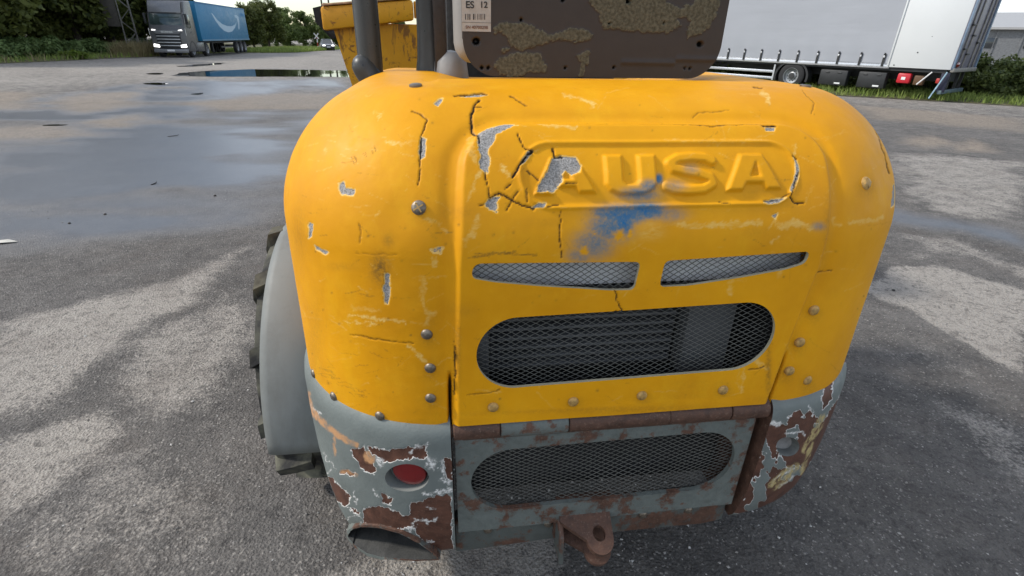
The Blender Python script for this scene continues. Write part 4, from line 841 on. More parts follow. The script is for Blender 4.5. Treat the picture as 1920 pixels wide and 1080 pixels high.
M['leaf_bramble'] = leaf_mat('leaf_bramble', (.06, .105, .03), (.20, .28, .10)); M['leaf_light'] = leaf_mat('leaf_light', (.06, .10, .015), (.16, .22, .03)); M['leaf_hedge'] = leaf_mat('leaf_hedge', (.03, .052, .013), (.15, .18, .05))
M['bark'] = plain('bark', (.06, .048, .036), .9, var=.4, bump=.5); M['grass'] = leaf_mat('grass_blade', (.11, .175, .03), (.31, .38, .10)); M['dry'] = leaf_mat('dry_grass', (.16, .13, .06), (.36, .31, .17))
def leaf_cloud(name, mat, centres, radii, n, size, seed, flat=.75):
    g = np.random.default_rng(seed); k = g.integers(0, len(centres), n); d = g.normal(size=(n, 3)); d /= np.linalg.norm(d, axis=1, keepdims=True)
    rad = g.random(n)**.45; C = centres[k] + d * rad[:, None] * radii[k][:, None] * (1, 1, flat)
    u = g.normal(size=(n, 3)); nrm = d * .6 + u * .6 + (0, 0, .5); nrm /= np.linalg.norm(nrm, axis=1, keepdims=True)
    a = np.cross(nrm, g.normal(size=(n, 3))); a /= np.linalg.norm(a, axis=1, keepdims=True); b = np.cross(nrm, a); s = size * g.uniform(.55, 1.3, n)[:, None]
    V = np.stack([C - a * s, C + b * s * .55 - a * .1 * s, C + a * s, C - b * s * .55 + a * .1 * s], 1).reshape(-1, 3); Fq = np.arange(n * 4).reshape(-1, 4)
    tint = np.repeat(np.clip(g.normal(.45, .25, n) + .25 * (rad - .7), 0, 1), 4)
    return np_mesh(name, V, Fq, [mat], False, None, dict(tint=tint))
def tree_proto(seed, mat, rx, rz, zc, n, size, nclump=38, trunk_r=.22):
    g = np.random.default_rng(seed); d = g.normal(size=(nclump, 3)); d /= np.linalg.norm(d, axis=1, keepdims=True); r = g.random(nclump)**.4
    C = d * r[:, None] * (rx, rx, rz) + (0, 0, zc); C[:, 2] = np.maximum(C[:, 2], zc - rz * .85); R = g.uniform(.22, .42, nclump) * rx
    crown = leaf_cloud('crown', mat, C, R, n, size, seed)
    b = MB(); b.tube([(0, 0, 0), (.05, .03, zc * .4), (-.06, .05, zc * .8), (0, 0, zc + rz * .5)], [trunk_r, trunk_r * .8, trunk_r * .55, .05], 9)
    for i in range(8):
        e = C[g.integers(0, nclump)]; z0 = g.uniform(.35, .85) * zc; b.tube([(0, 0, z0), tuple(e * (.45, .45, 0) + (0, 0, z0 + .45 * (e[2] - z0) + .2)), tuple(e)], [trunk_r * .4, trunk_r * .25, .03], 6)
    return crown, b.mesh('trunk', M['bark'], smooth=True)
TP = [tree_proto(11, M['leaf_dark'], 3.0, 4.5, 4.3, 15000, .18, 52), tree_proto(12, M['leaf_mid'], 2.6, 3.2, 3.3, 11000, .17, 44), tree_proto(13, M['leaf_dark'], 3.4, 5.0, 4.7, 16000, .19, 56), tree_proto(14, M['leaf_mid'], 2.2, 3.7, 3.8, 10000, .17, 44)]
def tree(k, loc, sc, rz, label, group=None):
    o = empty('broadleaf_tree', loc, rz, label=label, cat='tree', group=group); o.scale = (sc,) * 3; link('crown', TP[k][0], o); link('trunk', TP[k][1], o)
for k, p, s, r in ((0, (-29.5, 38, 0), 1.35, .3), (2, (-31, 43, 0), 1.3, 1.4), (0, (-28.3, 47.5, 0), 1.3, 2.2), (2, (-29, 53, 0), 1.3, 3.1), (0, (-26.2, 57, 0), 1.15, 4.4), (2, (-33, 50, 0), 1.5, .9), (0, (-34.5, 40, 0), 1.6, 5.2), (0, (-36, 47, 0), 1.6, 2.7), (2, (-31.5, 35, 0), 1.3, 2.), (0, (-31, 57, 0), 1.5, .4), (0, (-33, 63, 0), 1.7, 1.1), (2, (-40, 43, 0), 1.8, 3.3), (0, (-23.5, 74, 0), .62, 2.), (2, (-44, 38, 0), 2., 1.), (0, (-42, 50, 0), 2., 2.), (2, (-38, 56, 0), 2., 3.), (0, (-38, 35, 0), 1.8, 4.), (2, (-36, 68, 0), 2., 5.), (0, (-24.5, 84, 0), .75, .6)):
    lab = {(-28.3, 47.5): 'dark dense tree standing right behind the lattice mast', (-26.2, 57): 'dark tree directly behind the grey truck cab', (-23.5, 74): 'dark tree behind the tail of the blue trailer box'}.get(p[:2], 'dark dense tree standing behind the bramble bank')
    tree(k, p, s, r, lab, 'dark trees behind the brambles')
for k, (x, D), s, r in ((1, (478, 92), 1.15, .3), (3, (505, 98), 1.15, 1.3), (1, (532, 90), 1.1, 2.3), (3, (556, 102), 1.25, 3.3), (1, (580, 108), 1.2, 4.3), (3, (598, 98), .85, 5.3), (1, (622, 112), 1.2, .8), (1, (650, 120), 1.3, 1.9), (3, (690, 118), 1.3, 2.9), (3, (520, 118), 1.5, .5), (1, (460, 112), 1.5, 4.), (3, (740, 125), 1.3, .2)) + tuple((1 + 2 * (i % 2), (790 + 48 * i, 118 + 7 * (i % 3)), 1.3 + .12 * (i % 4), i * .9) for i in range(14)):
    tree(k, LD((x - 960) / 1064 * D, D), s * .66, r, 'mid green tree in the far row beyond the road and the small car', 'far row of trees beyond the road')
def bush_proto(seed, mat, n, size, rx=1.3, h=1.2, ncl=26):
    g = np.random.default_rng(seed); a = g.random(ncl) * 2 * pi; r = np.sqrt(g.random(ncl)) * rx; C = np.stack([r * np.cos(a), r * np.sin(a), g.uniform(.1, .8, ncl) * h * (1 - .35 * (r / rx))], 1)
    st = MB()
    for i in range(7): st.tube([(0, 0, 0), tuple(C[i] * (.5, .5, .6)), tuple(C[i])], [.03, .02, .008], 5)
    return leaf_cloud('leaves', mat, C, g.uniform(.25, .45, ncl) * rx * .9, n, size, seed, .7), st.mesh('stems', M['bark'])
BP = [bush_proto(31, M['leaf_bramble'], 5200, .10), bush_proto(32, M['leaf_bramble'], 5200, .10), bush_proto(33, M['leaf_light'], 2200, .09, .7, .8), bush_proto(34, M['leaf_hedge'], 7000, .075, 1.3, 1.9), bush_proto(35, M['leaf_hedge'], 7000, .075, 1.4, 1.7)]
def bush(name, k, loc, sc, label, group):
    o = empty(name, loc, random.uniform(0, 6), label=label, cat='bush', group=group); o.scale = sc if isinstance(sc, tuple) else (sc,) * 3; link('leaves', BP[k][0], o); link('stems', BP[k][1], o)
for i, (x, y) in enumerate([(-25.6, 33.5), (-26.5, 35.2), (-25.4, 36.6), (-26.6, 38.3), (-25.6, 39.8), (-26.9, 41.4), (-26.0, 42.8), (-27.4, 44.6), (-28.2, 36.9), (-28.6, 40.0), (-28.0, 33.6), (-25.0, 45.8), (-26.2, 31.6), (-28.8, 43), (-24.2, 50.5), (-24.8, 53.5), (-24.6, 57), (-24.6, 60.5)]):
    bush('bramble_bush', i % 2, (x - 1.5, y, 0), (1.25, 1.25, random.uniform(1.05, 1.35)), 'dull green bramble bush on the bank in front of the dark trees', 'brambles on the bank')
bush('weed_bush', 2, tuple(on_z(137, 102)), .95, 'small bright yellow-green bush at the edge of the asphalt', None)
# right-hand hedge behind the trailer and the grass
HW = [(16.4, 21.3), (17.9, 20.2), (19.5, 19.4), (21.2, 18.8), (15.2, 22.8), (13.6, 24.0), (12., 25.2), (10.2, 26.5), (17.2, 22.2), (18.9, 21.4), (20.6, 20.6), (8.4, 27.6), (23., 18.), (14.6, 24.5)]
for i, (a, d) in enumerate(HW): bush('hedge_bush', 3 + i % 2, LD(a, d), (1., 1., random.uniform(.92, 1.1)), 'olive green hedge bush beyond the tail of the curtain sided trailer', 'hedge behind the trailer')

# verges: soil sheets a little above the asphalt, grass on them
ts = NT('verge_soil'); ts.c = ts.n('ShaderNodeNewGeometry').outputs['Position']; M['soil'] = ts.out(ts.mix(ts.step(ts.noise(2.2, 6, .7), .4, .6), (.05, .055, .02), (.13, .115, .055)), .95, 0., ts.bump(ts.noise(22, 4), .5, .03))
VERGE_L = [(-24.2, 29), (-23.9, 32.3), (-23.3, 37.6), (-23.3, 41.8), (-22.6, 45.3), (-22.4, 52), (-22.2, 61.5), (-19.0, 62.5), (-16.6, 66), (-16.2, 80), (-15.8, 130), (-60, 130), (-60, 29)]
VERGE_R = [LD(*q)[:2] for q in ((6.5, 22.2), (9.5, 20.7), (11.7, 19.5), (14.2, 18.35), (15.7, 17.5), (18.5, 16.2), (26, 12.5), (40, 18), (34, 40), (8, 42))]
VERGE_F = [(-7, 84), (30, 75), (60, 100), (60, 150), (-10, 150)]
def verge(poly, st):
    P = np.array(poly); X, Y = np.meshgrid(np.arange(P[:, 0].min() - st, P[:, 0].max() + st, st), np.arange(P[:, 1].min() - st, P[:, 1].max() + st, st))
    X2, Y2, h = snap_hole(X, Y, lambda a, b: -poly_sd(a, b, [tuple(p) for p in poly]) + .25 * (fbm(a, b, 4) - .5), st)
    Fq = grid_faces(*X.shape); hv = h.ravel(); Fq = Fq[(hv[Fq] > 0).any(1)]; V = np.stack([X2, Y2, gz(X2, Y2) + .014 + .10 * fbm(X2, Y2, 8) * np.clip(h, 0, 1)], -1).reshape(-1, 3)
    used = np.zeros(len(V), bool); used[Fq] = True; re = np.cumsum(used) - 1; link('verge', np_mesh('verge', V[used], re[Fq], [M['soil']], True), kind='structure')
verge(VERGE_L, .5); verge(VERGE_R, .3); verge(VERGE_F, 1.)
def grass(name, poly, n, h, mat, seed, label, test=None, w=.012):
    g = np.random.default_rng(seed); P = np.array(poly); lo, hi = P.min(0), P.max(0); q = lo + g.random((n * 3, 2)) * (hi - lo); q = q[poly_sd(q[:, 0], q[:, 1], [tuple(a) for a in poly]) < -.02]
    if test is not None: q = q[test(q)]
    q = q[:n]; n = len(q); a = g.random(n) * 2 * pi; hh = h * g.uniform(.4, 1.25, n); lean = g.normal(0, .35, (n, 2)) * hh[:, None]; b = np.stack([q[:, 0], q[:, 1], gz(q[:, 0], q[:, 1]) + .03], 1); s = np.stack([np.cos(a), np.sin(a), 0 * a], 1) * (w * g.uniform(.6, 1.6, n))[:, None]
    tip = b + np.c_[lean, hh]; mid = b + np.c_[lean * .35, hh * .6]
    V = np.stack([b - s, b + s, mid + s * .7, tip, mid - s * .7], 1).reshape(-1, 3); k = np.arange(n)[:, None] * 5
    F = np.concatenate([k + (0, 1, 2, 4), k + (4, 2, 3, 3)]); Ft = np.concatenate([k + (0, 1, 2), k + (0, 2, 4), k + (4, 2, 3)])
    link(name, np_mesh(name, V, Ft, [mat], False, None, dict(tint=np.repeat(np.clip(g.normal(.5, .25, n), 0, 1), 5))), kind='stuff', label=label)
near_edge = lambda q: (q[:, 0] > -26.5) & (q[:, 1] < 62)
grass('verge_grass', VERGE_L, 26000, .34, M['grass'], 5, 'rough grass along the edge of the asphalt below the brambles', near_edge, .02)
grass('edge_straw', VERGE_L, 9000, .42, M['dry'], 15, 'pale straw and seed heads in the grass at the asphalt edge', lambda q: (q[:, 0] > -25.4) & (q[:, 1] < 62), .018)
grass('dry_grass', [(-24.6, 44.0), (-22.8, 44.5), (-22.5, 52), (-24.4, 52)], 5000, .95, M['dry'], 6, 'tall dry straw coloured grass around the foot of the lattice mast', None, .02)
grass('far_grass', [(-19, 62.6), (-16.7, 66.2), (-16.3, 80), (-16, 95), (-24, 95), (-24, 62)], 16000, .4, M['grass'], 8, 'light green grass strip beside the road behind the blue truck', None, .03)
grass('hedge_grass', VERGE_R, 42000, .26, M['grass'], 7, 'green grass strip in front of the hedge and under the trailer', lambda q: (np.hypot(q[:, 0], q[:, 1]) < 31), .012)

# ================================================================== LATTICE MAST, FENCE, SIGN, POLES, BUILDING
M['galv'] = plain('weathered_steel', (.22, .21, .19), .6, .3); M['concrete'] = plain('concrete', (.33, .32, .30), .85)
mast = empty('lattice_mast', (-25.0, 48.6, 0), .5, label='tall grey steel lattice mast with a dull box beside the dark trees', cat='mast')
for sx in (-1, 1):
    for sy in (-1, 1): MB().tube([(sx * .42, sy * .42, 0), (sx * .30, sy * .30, 12)], .045, 6).build('leg', M['galv'], mast)
for i in range(14):
    z0, z1 = i * .85, i * .85 + .85; w0, w1 = .42 - .01 * z0, .42 - .01 * z1; sg = 1 if i % 2 else -1; b = MB()
    for sy in (-1, 1): b.tube([(-sg * w0, sy * w0, z0), (sg * w1, sy * w1, z1)], .022, 5); b.tube([(sy * w0, -sg * w0, z0), (sy * w1, sg * w1, z1)], .022, 5)
    b.build('brace', M['galv'], mast)
b = MB(); b.box((-.95, -.1, 4.2), (.95, .5, 4.2)); b.build('equipment_box', plain('dull_brown_board', (.075, .068, .058), .8), mast, bevel=.03)
for z in (2.4, 5.9): MB().box((-.42, -.1, z), (.3, .08, .08)).build('bracket', M['galv'], mast)
fence = empty('wire_fence', (-23.9, 45.5, 0), 1.35, label='low grey wire mesh fence in the dry grass below the mast', cat='fence')
for i in range(5): MB().tube([(i * 1.1, 0, 0), (i * 1.1, 0, 1.35)], .03, 6).build('post', M['galv'], fence)
b = MB()
for i in range(45): b.tube([(i * .1, 0, .05), (i * .1, 0, 1.3)], .006, 3, cap=False)
for i in range(9): b.tube([(0, 0, .08 + i * .15), (4.4, 0, .08 + i * .15)], .006, 3, cap=False)
b.build('wire_panel', M['galv'], fence)
sg = empty('crossing_sign', LD((583 - 960) / 1064 * 84, 84), -.25, label='white diagonal cross sign on a red and white post by the road', cat='sign'); M['white'] = plain('white_paint', (.75, .75, .74), .5, var=.06); M['red'] = plain('red_paint', (.42, .03, .025), .45)
for z0, z1, m in ((0, .5, 'white'), (.5, 1., 'red'), (1., 1.5, 'white'), (1.5, 1.7, 'red')): MB().tube([(0, 0, z0), (0, 0, z1)], .07, 10).build('post', M[m], sg)
for a in (.8, -.8): MB().box((0, -.09 - (.02 if a > 0 else 0), 1.85), (1.0, .02, .16), R=Matrix.Rotation(a, 3, 'Y')).build('cross_arm', M['white'], sg)
for x, D, h in ((600, 118, 15), (613, 118, 13)):
    o = empty('utility_pole', LD((x - 960) / 1064 * D, D), .2, label='dark utility pole with cross arms rising above the far trees', cat='pole', group='utility poles above the far trees')
    MB().tube([(0, 0, 0), (0, 0, h)], [.2, .13], 8).build('pole', M['bark'], o)
    for z in (h - 3.6, h - 5.2, h - 6.4): MB().box((0, 0, z), (2.2, .14, .14)).build('cross_arm', M['bark'], o)
bl = empty('low_building', (62, 52, 0), -.72, label='low grey hall with a pale metal roof behind the hedge', cat='building')
M['clad'] = plain('grey_cladding', (.16, .165, .17), .6); M['roof'] = plain('pale_metal_roof', (.36, .355, .345), .5, var=.05)
b = MB(); b.box((0, 0, 1.9), (40, 14, 3.8)); b.build('wall', M['clad'], bl)
for i in range(20): MB().box((-19.5 + i * 2, -7.04, 1.9), (.14, .1, 3.7)).build('cladding_rib', M['clad'], bl)
M['dark_glass'] = plain('dark_glass', (.03, .035, .04), .12, var=.2, spec=.8)
for i in range(9): MB().box((-17 + i * 4.2, -7.05, 2.6), (2., .08, .9)).build('window', M['dark_glass'], bl, bevel=.02)
b = MB(); b.prism([(-7.5, 3.8), (7.5, 3.8), (7.5, 4.0), (0, 5.6), (-7.5, 4.0)], -20.6, 20.6, 'yz'); b.build('roof', M['roof'], bl)

# ================================================================== ROAD VEHICLES
M['tyre_road'] = plain('road_tyre', (.022, .022, .023), .85, var=.2, scale=20); M['alloy'] = plain('grey_steel_rim', (.30, .31, .32), .45, .4); M['hub'] = plain('dark_hub', (.05, .05, .05), .5, .3)
M['truck_grey'] = plain('dark_grey_truck_paint', (.095, .094, .094), .3, .2, var=.08, spec=.6); M['truck_lite'] = plain('mid_grey_truck_paint', (.20, .20, .205), .3, .2, var=.08, spec=.6); M['plastic'] = plain('black_plastic', (.018, .019, .02), .55)
M['blue_box'] = plain('blue_trailer_panel', (.010, .165, .32), .42, var=.07, scale=.5); M['logo'] = plain('pale_logo_print', (.36, .50, .60), .5, var=.04)
M['screen'] = plain('windscreen_glass', (.045, .065, .06), .06, var=.5, scale=1.2, spec=.8)
lt = NT('lit_lamp'); M['lit'] = lt.out((.8, .8, .8), .2, Emission_Color=(1., .98, .95), Emission_Strength=2.2)
def road_wheel(R, w, dish=.5):
    hw = w / 2; t = MB(); t.lathe([(R * .60, -hw), (R * .72, -hw * 1.03), (R * .93, -hw * .95), (R, -hw * .75), (R, hw * .75), (R * .93, hw * .95), (R * .72, hw * 1.03), (R * .60, hw)], Matrix.Rotation(pi / 2, 4, 'Y'), 36)
    tm = t.mesh('tyre', M['tyre_road'], smooth=True); r = MB(); r.lathe([(R * .61, hw * .98), (R * .58, hw * .98), (R * .55, hw * .85), (R * .52, hw * .3), (R * .30, hw * .12), (R * .30, hw * .35), (R * .20, hw * .5), (.0001, hw * .5)], Matrix.Rotation(pi / 2, 4, 'Y'), 32)
    rm = r.mesh('rim', M['alloy'], smooth=True); h = MB()
    h.lathe([(R * .24, hw * .3), (R * .22, hw * .62), (.0001, hw * .64)], Matrix.Rotation(pi / 2, 4, 'Y'), 20)
    for k in range(10): a = 2 * pi * k / 10; h.box((hw * .2, R * .36 * cos(a), R * .36 * sin(a)), (hw * .3, R * .05, R * .05))
    return tm, rm, h.mesh('hub', M['hub'], smooth=False)
def put_wheel(meshes, parent, loc, out):  # out=+1: dish faces local +X
    w = empty('wheel', loc, 0 if out > 0 else pi); w.parent = parent
    for n, me in zip(('tyre', 'rim', 'hub'), meshes): link(n, me, w)
TW = road_wheel(.5, .32)

def lorry():
    o = empty('articulated_truck', (-20.6, 45.0, 0), radians(2.2), label='dark grey articulated truck pulling a blue box trailer with a pale curved arrow', cat='truck')
    P = M['truck_grey']
    cab = MB(); cab.prism([(.03, .42), (0, .9), (.02, 1.75), (.10, 2.08), (.36, 3.02), (.55, 3.10), (.80, 3.86), (1.2, 3.92), (2.25, 3.95), (2.3, 3.2), (2.3, .95), (1.9, .75), (1.9, .42)], -1.24, 1.24, 'yz'); cb = cab.build('cab', P, o, bevel=.09, seg=3, angle=25)
    MB().prism([(.09, 2.02), (.115, 2.10), (.36, 2.98), (.33, 3.0)], -1.10, 1.10, 'yz').build('windscreen', M['screen'], cb, bevel=.01)
    MB().prism([(.30, 3.0), (.42, 3.06), (.70, 3.80), (.60, 3.84), (.28, 3.12)], -1.12, 1.12, 'yz').build('roof_visor', M['truck_lite'], cb, bevel=.03)
    MB().prism([(-.035, .62), (-.035, 1.78), (.02, 1.85), (.02, .62)], -.84, .84, 'yz').build('grille_panel', M['plastic'], cb, bevel=.02)
    for z in (.83, 1.05, 1.27, 1.48): MB().box((0, -.06, z), (1.62, .05, .055)).build('grille_bar', M['chrome_grey'], cb, bevel=.012)
    MB().prism([(-1.05, 1.86), (1.05, 1.86), (.78, 1.62), (-.78, 1.62)], -.07, .03).build('brand_panel', M['truck_lite'], cb, bevel=.02)
    tm = text_mesh('SCANIA', .17, True); tm.materials.clear(); tm.materials.append(M['silver']); tm.transform(Matrix.Translation((0, -.078, 1.755)) @ Matrix.Rotation(pi / 2, 4, 'X') @ Matrix.Diagonal((1.35, 1, 1, 1))); link('lettering', tm, cb)
    for s in (-1, 1):
        MB().prism([(s * 1.12, .95), (s * .72, .88), (s * .74, .70), (s * 1.16, .74)], -.05, .10).build('headlight', M['lit'], cb, bevel=.01)
        MB().prism([(s * 1.02, 1.94), (s * .78, 1.90), (s * .80, 1.83), (s * 1.06, 1.85)], -.045, .03).build('upper_lamp', M['lit'], cb, bevel=.01)
        MB().prism([(.45, 2.12), (.55, 2.95), (1.35, 2.98), (1.35, 2.10), (1.0, 2.02)], s * 1.235, s * 1.255, 'yz').build('side_window', M['screen'], cb, bevel=.005)
        MB().box((s * 1.42, .28, 2.65), (.16, .20, .72)).build('mirror', M['plastic'], cb, bevel=.04); MB().box((s * 1.33, .30, 2.95), (.2, .05, .05)).build('mirror_arm', M['plastic'], cb)
        MB().tube([(s * 1.26, .05, 1.55), (s * 1.26, .05, 2.0)], .02, 6).build('grab_handle', M['chrome_grey'], cb)
        MB().box((s * 1.25, 1.1, 1.75), (.03, .25, .05)).build('door_handle', M['plastic'], cb, bevel=.01)
    MB().box((0, -.03, .47), (2.42, .14, .26)).build('bumper', M['truck_lite'], cb, bevel=.05); MB().box((0, -.11, .5), (.52, .015, .12)).build('number_plate', M['white'], cb)
    MB().box((0, -.02, 3.04), (1.9, .05, .05)).build('sun_strip', M['plastic'], cb)
    for y in (.95, 3.95):
        for s in (-1, 1): put_wheel(TW, o, (s * 1.05, y, .5), s)
    for s in (-1, 1):
        MB().box((s * 1.08, 2.55, .72), (.36, 1.5, .66)).build('side_tank', P, o, bevel=.05)
        b = MB(); b.prism([(.95 + .66 * cos(a), .5 + .66 * sin(a)) for a in np.linspace(.1, pi - .1, 12)] + [(.95 + .57 * cos(a), .5 + .57 * sin(a)) for a in np.linspace(pi - .1, .1, 12)], s * .86, s * 1.25, 'yz'); b.build('wheel_arch', M['plastic'], o)
    MB().box((0, 3.6, .85), (.9, 4.2, .25)).build('tractor_frame', M['plastic'], o)
    tb = MB().box((0, 9.75, 2.56), (2.5, 13.2, 2.86)).build('trailer_box', M['blue_box'], o, bevel=.03)
    MB().box((1.262, 9.75, 1.20), (.03, 13.2, .12)).build('side_rail', plain('blue_grey_rail', (.08, .2, .3), .5), tb); MB().box((1.262, 9.75, 3.93), (.03, 13.2, .09)).build('side_rail', plain('blue_dark_rail', (.012, .13, .3), .5), tb)
    MB().box((0, 9.75, 1.02), (1.0, 12.8, .2)).build('trailer_frame', M['plastic'], o)
    for y in (12.2, 13.45, 14.7):
        for s in (-1, 1): put_wheel(TW, o, (s * 1.05, y, .5), s)
    for s in (-1, 1): MB().box((s * .9, 6.1, .62), (.14, .14, .8)).build('landing_leg', M['plastic'], o); MB().box((s * 1.15, 9.2, .62), (.05, 3.2, .12)).build('side_guard', M['plastic'], o)
    MB().box((0, 16.1, .6), (2.3, .12, .16)).build('underrun_bar', M['plastic'], o)
    # printed arrow on the visible side, laid out on the panel's plane
    bpy.context.view_layer.update(); inv = o.matrix_world.inverted(); nrm = o.matrix_world.to_3x3() @ Vector((1, 0, 0)); p0 = o.matrix_world @ Vector((1.253, 9, 2)); c = crop(260, 0, 8.727)
    def decal(pts, n):
        q = [inv @ Vector(on_plane(x, y, p0, nrm)) for x, y in c(*pts)]; me = bpy.data.meshes.new(n); me.from_pydata([(1.2535, v.y, v.z) for v in q], [], [tuple(range(len(q)))]); me.materials.append(M['logo']); me.update()
        link(n, me, tb)
    decal([(1185, 205), (1250, 330), (1330, 440), (1400, 505), (1470, 530), (1530, 515), (1580, 450), (1605, 350), (1578, 400), (1520, 430), (1450, 425), (1370, 395), (1290, 330), (1215, 230)], 'curved_arrow_print')
    decal([(1565, 255), (1590, 240), (1630, 270), (1645, 340), (1650, 480), (1635, 480), (1625, 380), (1605, 300), (1580, 285)], 'arrow_head_print')
    a = inv @ Vector(on_plane(*c((1690, 235))[0], p0, nrm)); tm = text_mesh('prime', .62, True); tm.materials.clear(); tm.materials.append(plain('faint_print', (.09, .27, .47), .5)); tm.transform(Matrix.Translation((1.256, a.y, a.z)) @ Matrix.Rotation(pi / 2, 4, 'Z') @ Matrix.Rotation(pi / 2, 4, 'X')); link('lettering', tm, tb)
lorry()

def curtain_trailer():
    # local X runs from the tail towards the front, +Y is the side facing the dumper
    a = np.array(LD(14.0, 18.0)[:2]); bdir = np.array(LD(14.0 - .616, 18.0 + .788)[:2]) - a; ang = math.atan2(bdir[1], bdir[0])
    o = empty('curtain_trailer', (a[0], a[1], 0), ang, label='silver grey curtain sided trailer with a white rear panel and black strap buckles', cat='trailer')
    tcn = NT('silver_curtain'); w1 = tcn.noise(1.2, 4, .5, stretch=(.25, 1, 1)); M['curtain'] = tcn.out(tcn.mix(w1, (.32, .333, .36), (.36, .373, .40)), .42, 0., tcn.bump(tcn.noise(2.2, 3, .5, stretch=(.12, 1, 1.6)), .15, .05), .4)
    st = .06; xs = np.arange(1.80, 13.4, st); zs = np.arange(1.10, 3.95, .05); X, Z = np.meshgrid(xs, zs)
    Y = .012 * np.sin(X * 2 * pi / .76) * np.exp(-(Z - 1.1) / .5) + .02 * (fbm(X * .8, Z * 1.5, 6) - .5) - .01
    Fq = grid_faces(*X.shape); link('curtain', np_mesh('curtain', np.stack([X, Y, Z], -1).reshape(-1, 3), Fq, [M['curtain']], True), o)
    MB().box((7.6, -.03, 1.005), (11.7, .06, .13)).build('side_rail', M['silver'], o, bevel=.012); MB().box((7.6, -.005, 1.082), (11.7, .03, .016)).build('hem_bar', M['silver'], o, bevel=.004)
    M['panel_white'] = plain('white_side_panel', (.62, .635, .63), .4, var=.03, scale=.7)
    pw = MB().box((.89, -.02, 2.48), (1.78, .05, 2.98)).build('rear_side_panel', M['panel_white'], o, bevel=.008); MB().box((1.80, .01, 2.45), (.05, .06, 2.95)).build('panel_post', M['panel_white'], pw, bevel=.008)
    MB().tube([(1.05, .006, 1.47), (1.05, .012, 1.47)], .022, 12).build('panel_hole', M['plastic'], pw); MB().tube([(1.62, .006, 1.06), (1.62, .018, 1.06)], .02, 10).build('rivet', M['hub'], pw); MB().tube([(.8, .006, 1.95), (.8, .012, 1.95)], .012, 10).build('rivet', M['hub'], pw)
    MB().box((6.8, -1.27, 2.5), (13.4, 2.44, 2.9)).build('load_box', plain('grey_inner_box', (.2, .21, .22), .7), o)
    MB().box((6.8, -1.27, .93), (13.4, 2.4, .1)).build('deck', M['plastic'], o); MB().box((6.8, -1.27, .74), (13.2, 1.0, .3)).build('chassis', M['plastic'], o)
    for k in range(15):
        x = 1.98 + k * .745; s = MB().box((x, .022, 1.20), (.075, .012, .40)).build('strap', M['plastic'], o); MB().box((x + .004, .040, 1.31), (.05, .03, .07)).build('buckle', M['chrome_grey'], s, bevel=.008)
        MB().box((x, .034, 1.39), (.045, .03, .09)).build('buckle_lever', M['plastic'], s, bevel=.006)
    # end frame and doors
    ef = MB().box((-.015, -1.25, 2.47), (.03, 2.5, 3.0)).build('end_door', plain('shaded_violet_door', (.145, .14, .175), .45, var=.1), o, bevel=.006)  # door colour includes the shade on the end face, darkened towards violet
    for y in (-.42, -.86, -1.62, -2.05): MB().tube([(-.05, y, 1.0), (-.05, y, 3.9)], .022, 8).build('locking_bar', M['galv'], ef)
    for y, z in ((-.42, 1.6), (-.42, 2.3), (-.86, 2.0), (-.86, 1.45), (-1.62, 1.8)): MB().box((-.07, y - .08, z), (.05, .3, .05)).build('door_handle', M['plastic'], ef, bevel=.01)
    for y in (-.06, -2.44): MB().box((-.04, y, 2.47), (.06, .12, 3.0)).build('door_post', plain('blue_grey_post', (.16, .22, .30), .4), ef, bevel=.01)
    MB().box((-.05, -1.25, .98), (.1, 2.5, .12)).build('rear_beam', M['galv'], o, bevel=.01)
    b = MB(); b.lathe([(.0001, .03), (.06, .025), (.11, 0)], Matrix.Translation((-.05, -.42, 1.14)) @ Matrix.Rotation(-pi / 2, 4, 'Y') @ Matrix.Diagonal((.8, 1.6, 1, 1)), 20); b.build('tail_light', M['lens'], o, smooth=True)
    # running gear
    for x in (5.08, 10.2, 11.5):
        for y, s in ((-.20, 1), (-2.30, -1)):
            w = empty('wheel', (x, y, .5), pi / 2 if s > 0 else -pi / 2); w.parent = o
            for n, me in zip(('tyre', 'rim', 'hub'), TW): link(n, me, w)
            b = MB(); b.prism([(x + .68 * cos(q), .46 + .60 * sin(q)) for q in np.linspace(-.25, pi + .25, 18)] + [(x + .60 * cos(q), .46 + .545 * sin(q)) for q in np.linspace(pi + .25, -.25, 18)], y + s * .17, y - s * .2, 'xz'); b.build('mudguard', M['plastic'], o)
    for x, w_ in ((3.5, .98), (2.2, .90)):
        t = MB().box((x, -.17, .54), (w_, .30, .54)).build('tool_box', M['plastic'], o, bevel=.045); MB().box((x - .2, -.016, .36), (.2, .006, .05)).build('label_plate', M['white'], t)
        for q in (-.22, .22): MB().box((x + q, -.012, .72), (.14, .02, .05)).build('latch', M['hub'], t, bevel=.008)
    e = MB().box((1.23, -.15, .66), (.40, .24, .32)).build('extinguisher_box', plain('red_plastic', (.50, .018, .03), .35, var=.1), o, bevel=.05); MB().box((1.23, -.026, .66), (.12, .006, .09)).build('label_plate', M['white'], e)
    MB().box((.80, -.2, .62), (.28, .22, .30)).build('wedge_holder', plain('brown_plastic', (.10, .05, .02), .6), o, bevel=.03); MB().box((.22, -.15, .64), (.2, .08, .16)).build('rear_lamp', M['red'], o, bevel=.03)
    MB().box((7.6, -.09, .62), (3.5, .03, .10)).build('side_guard', M['silver'], o, bevel=.01); MB().box((7.6, -.09, .38), (3.5, .03, .10)).build('side_guard', M['silver'], o, bevel=.01); MB().box((5.82, -.09, .6), (.06, .04, .6)).build('guard_post', M['silver'], o)
    MB().tube([(.78, .0, .50), (.46, .02, .90)], .022, 8).build('stay_bar', M['white'], o, smooth=True)
    MB().tube([(.30, .02, .10), (.05, .03, .92)], .022, 8).build('hanging_strap', plain('pale_blue_strap', (.34, .50, .60), .5), o, smooth=True)
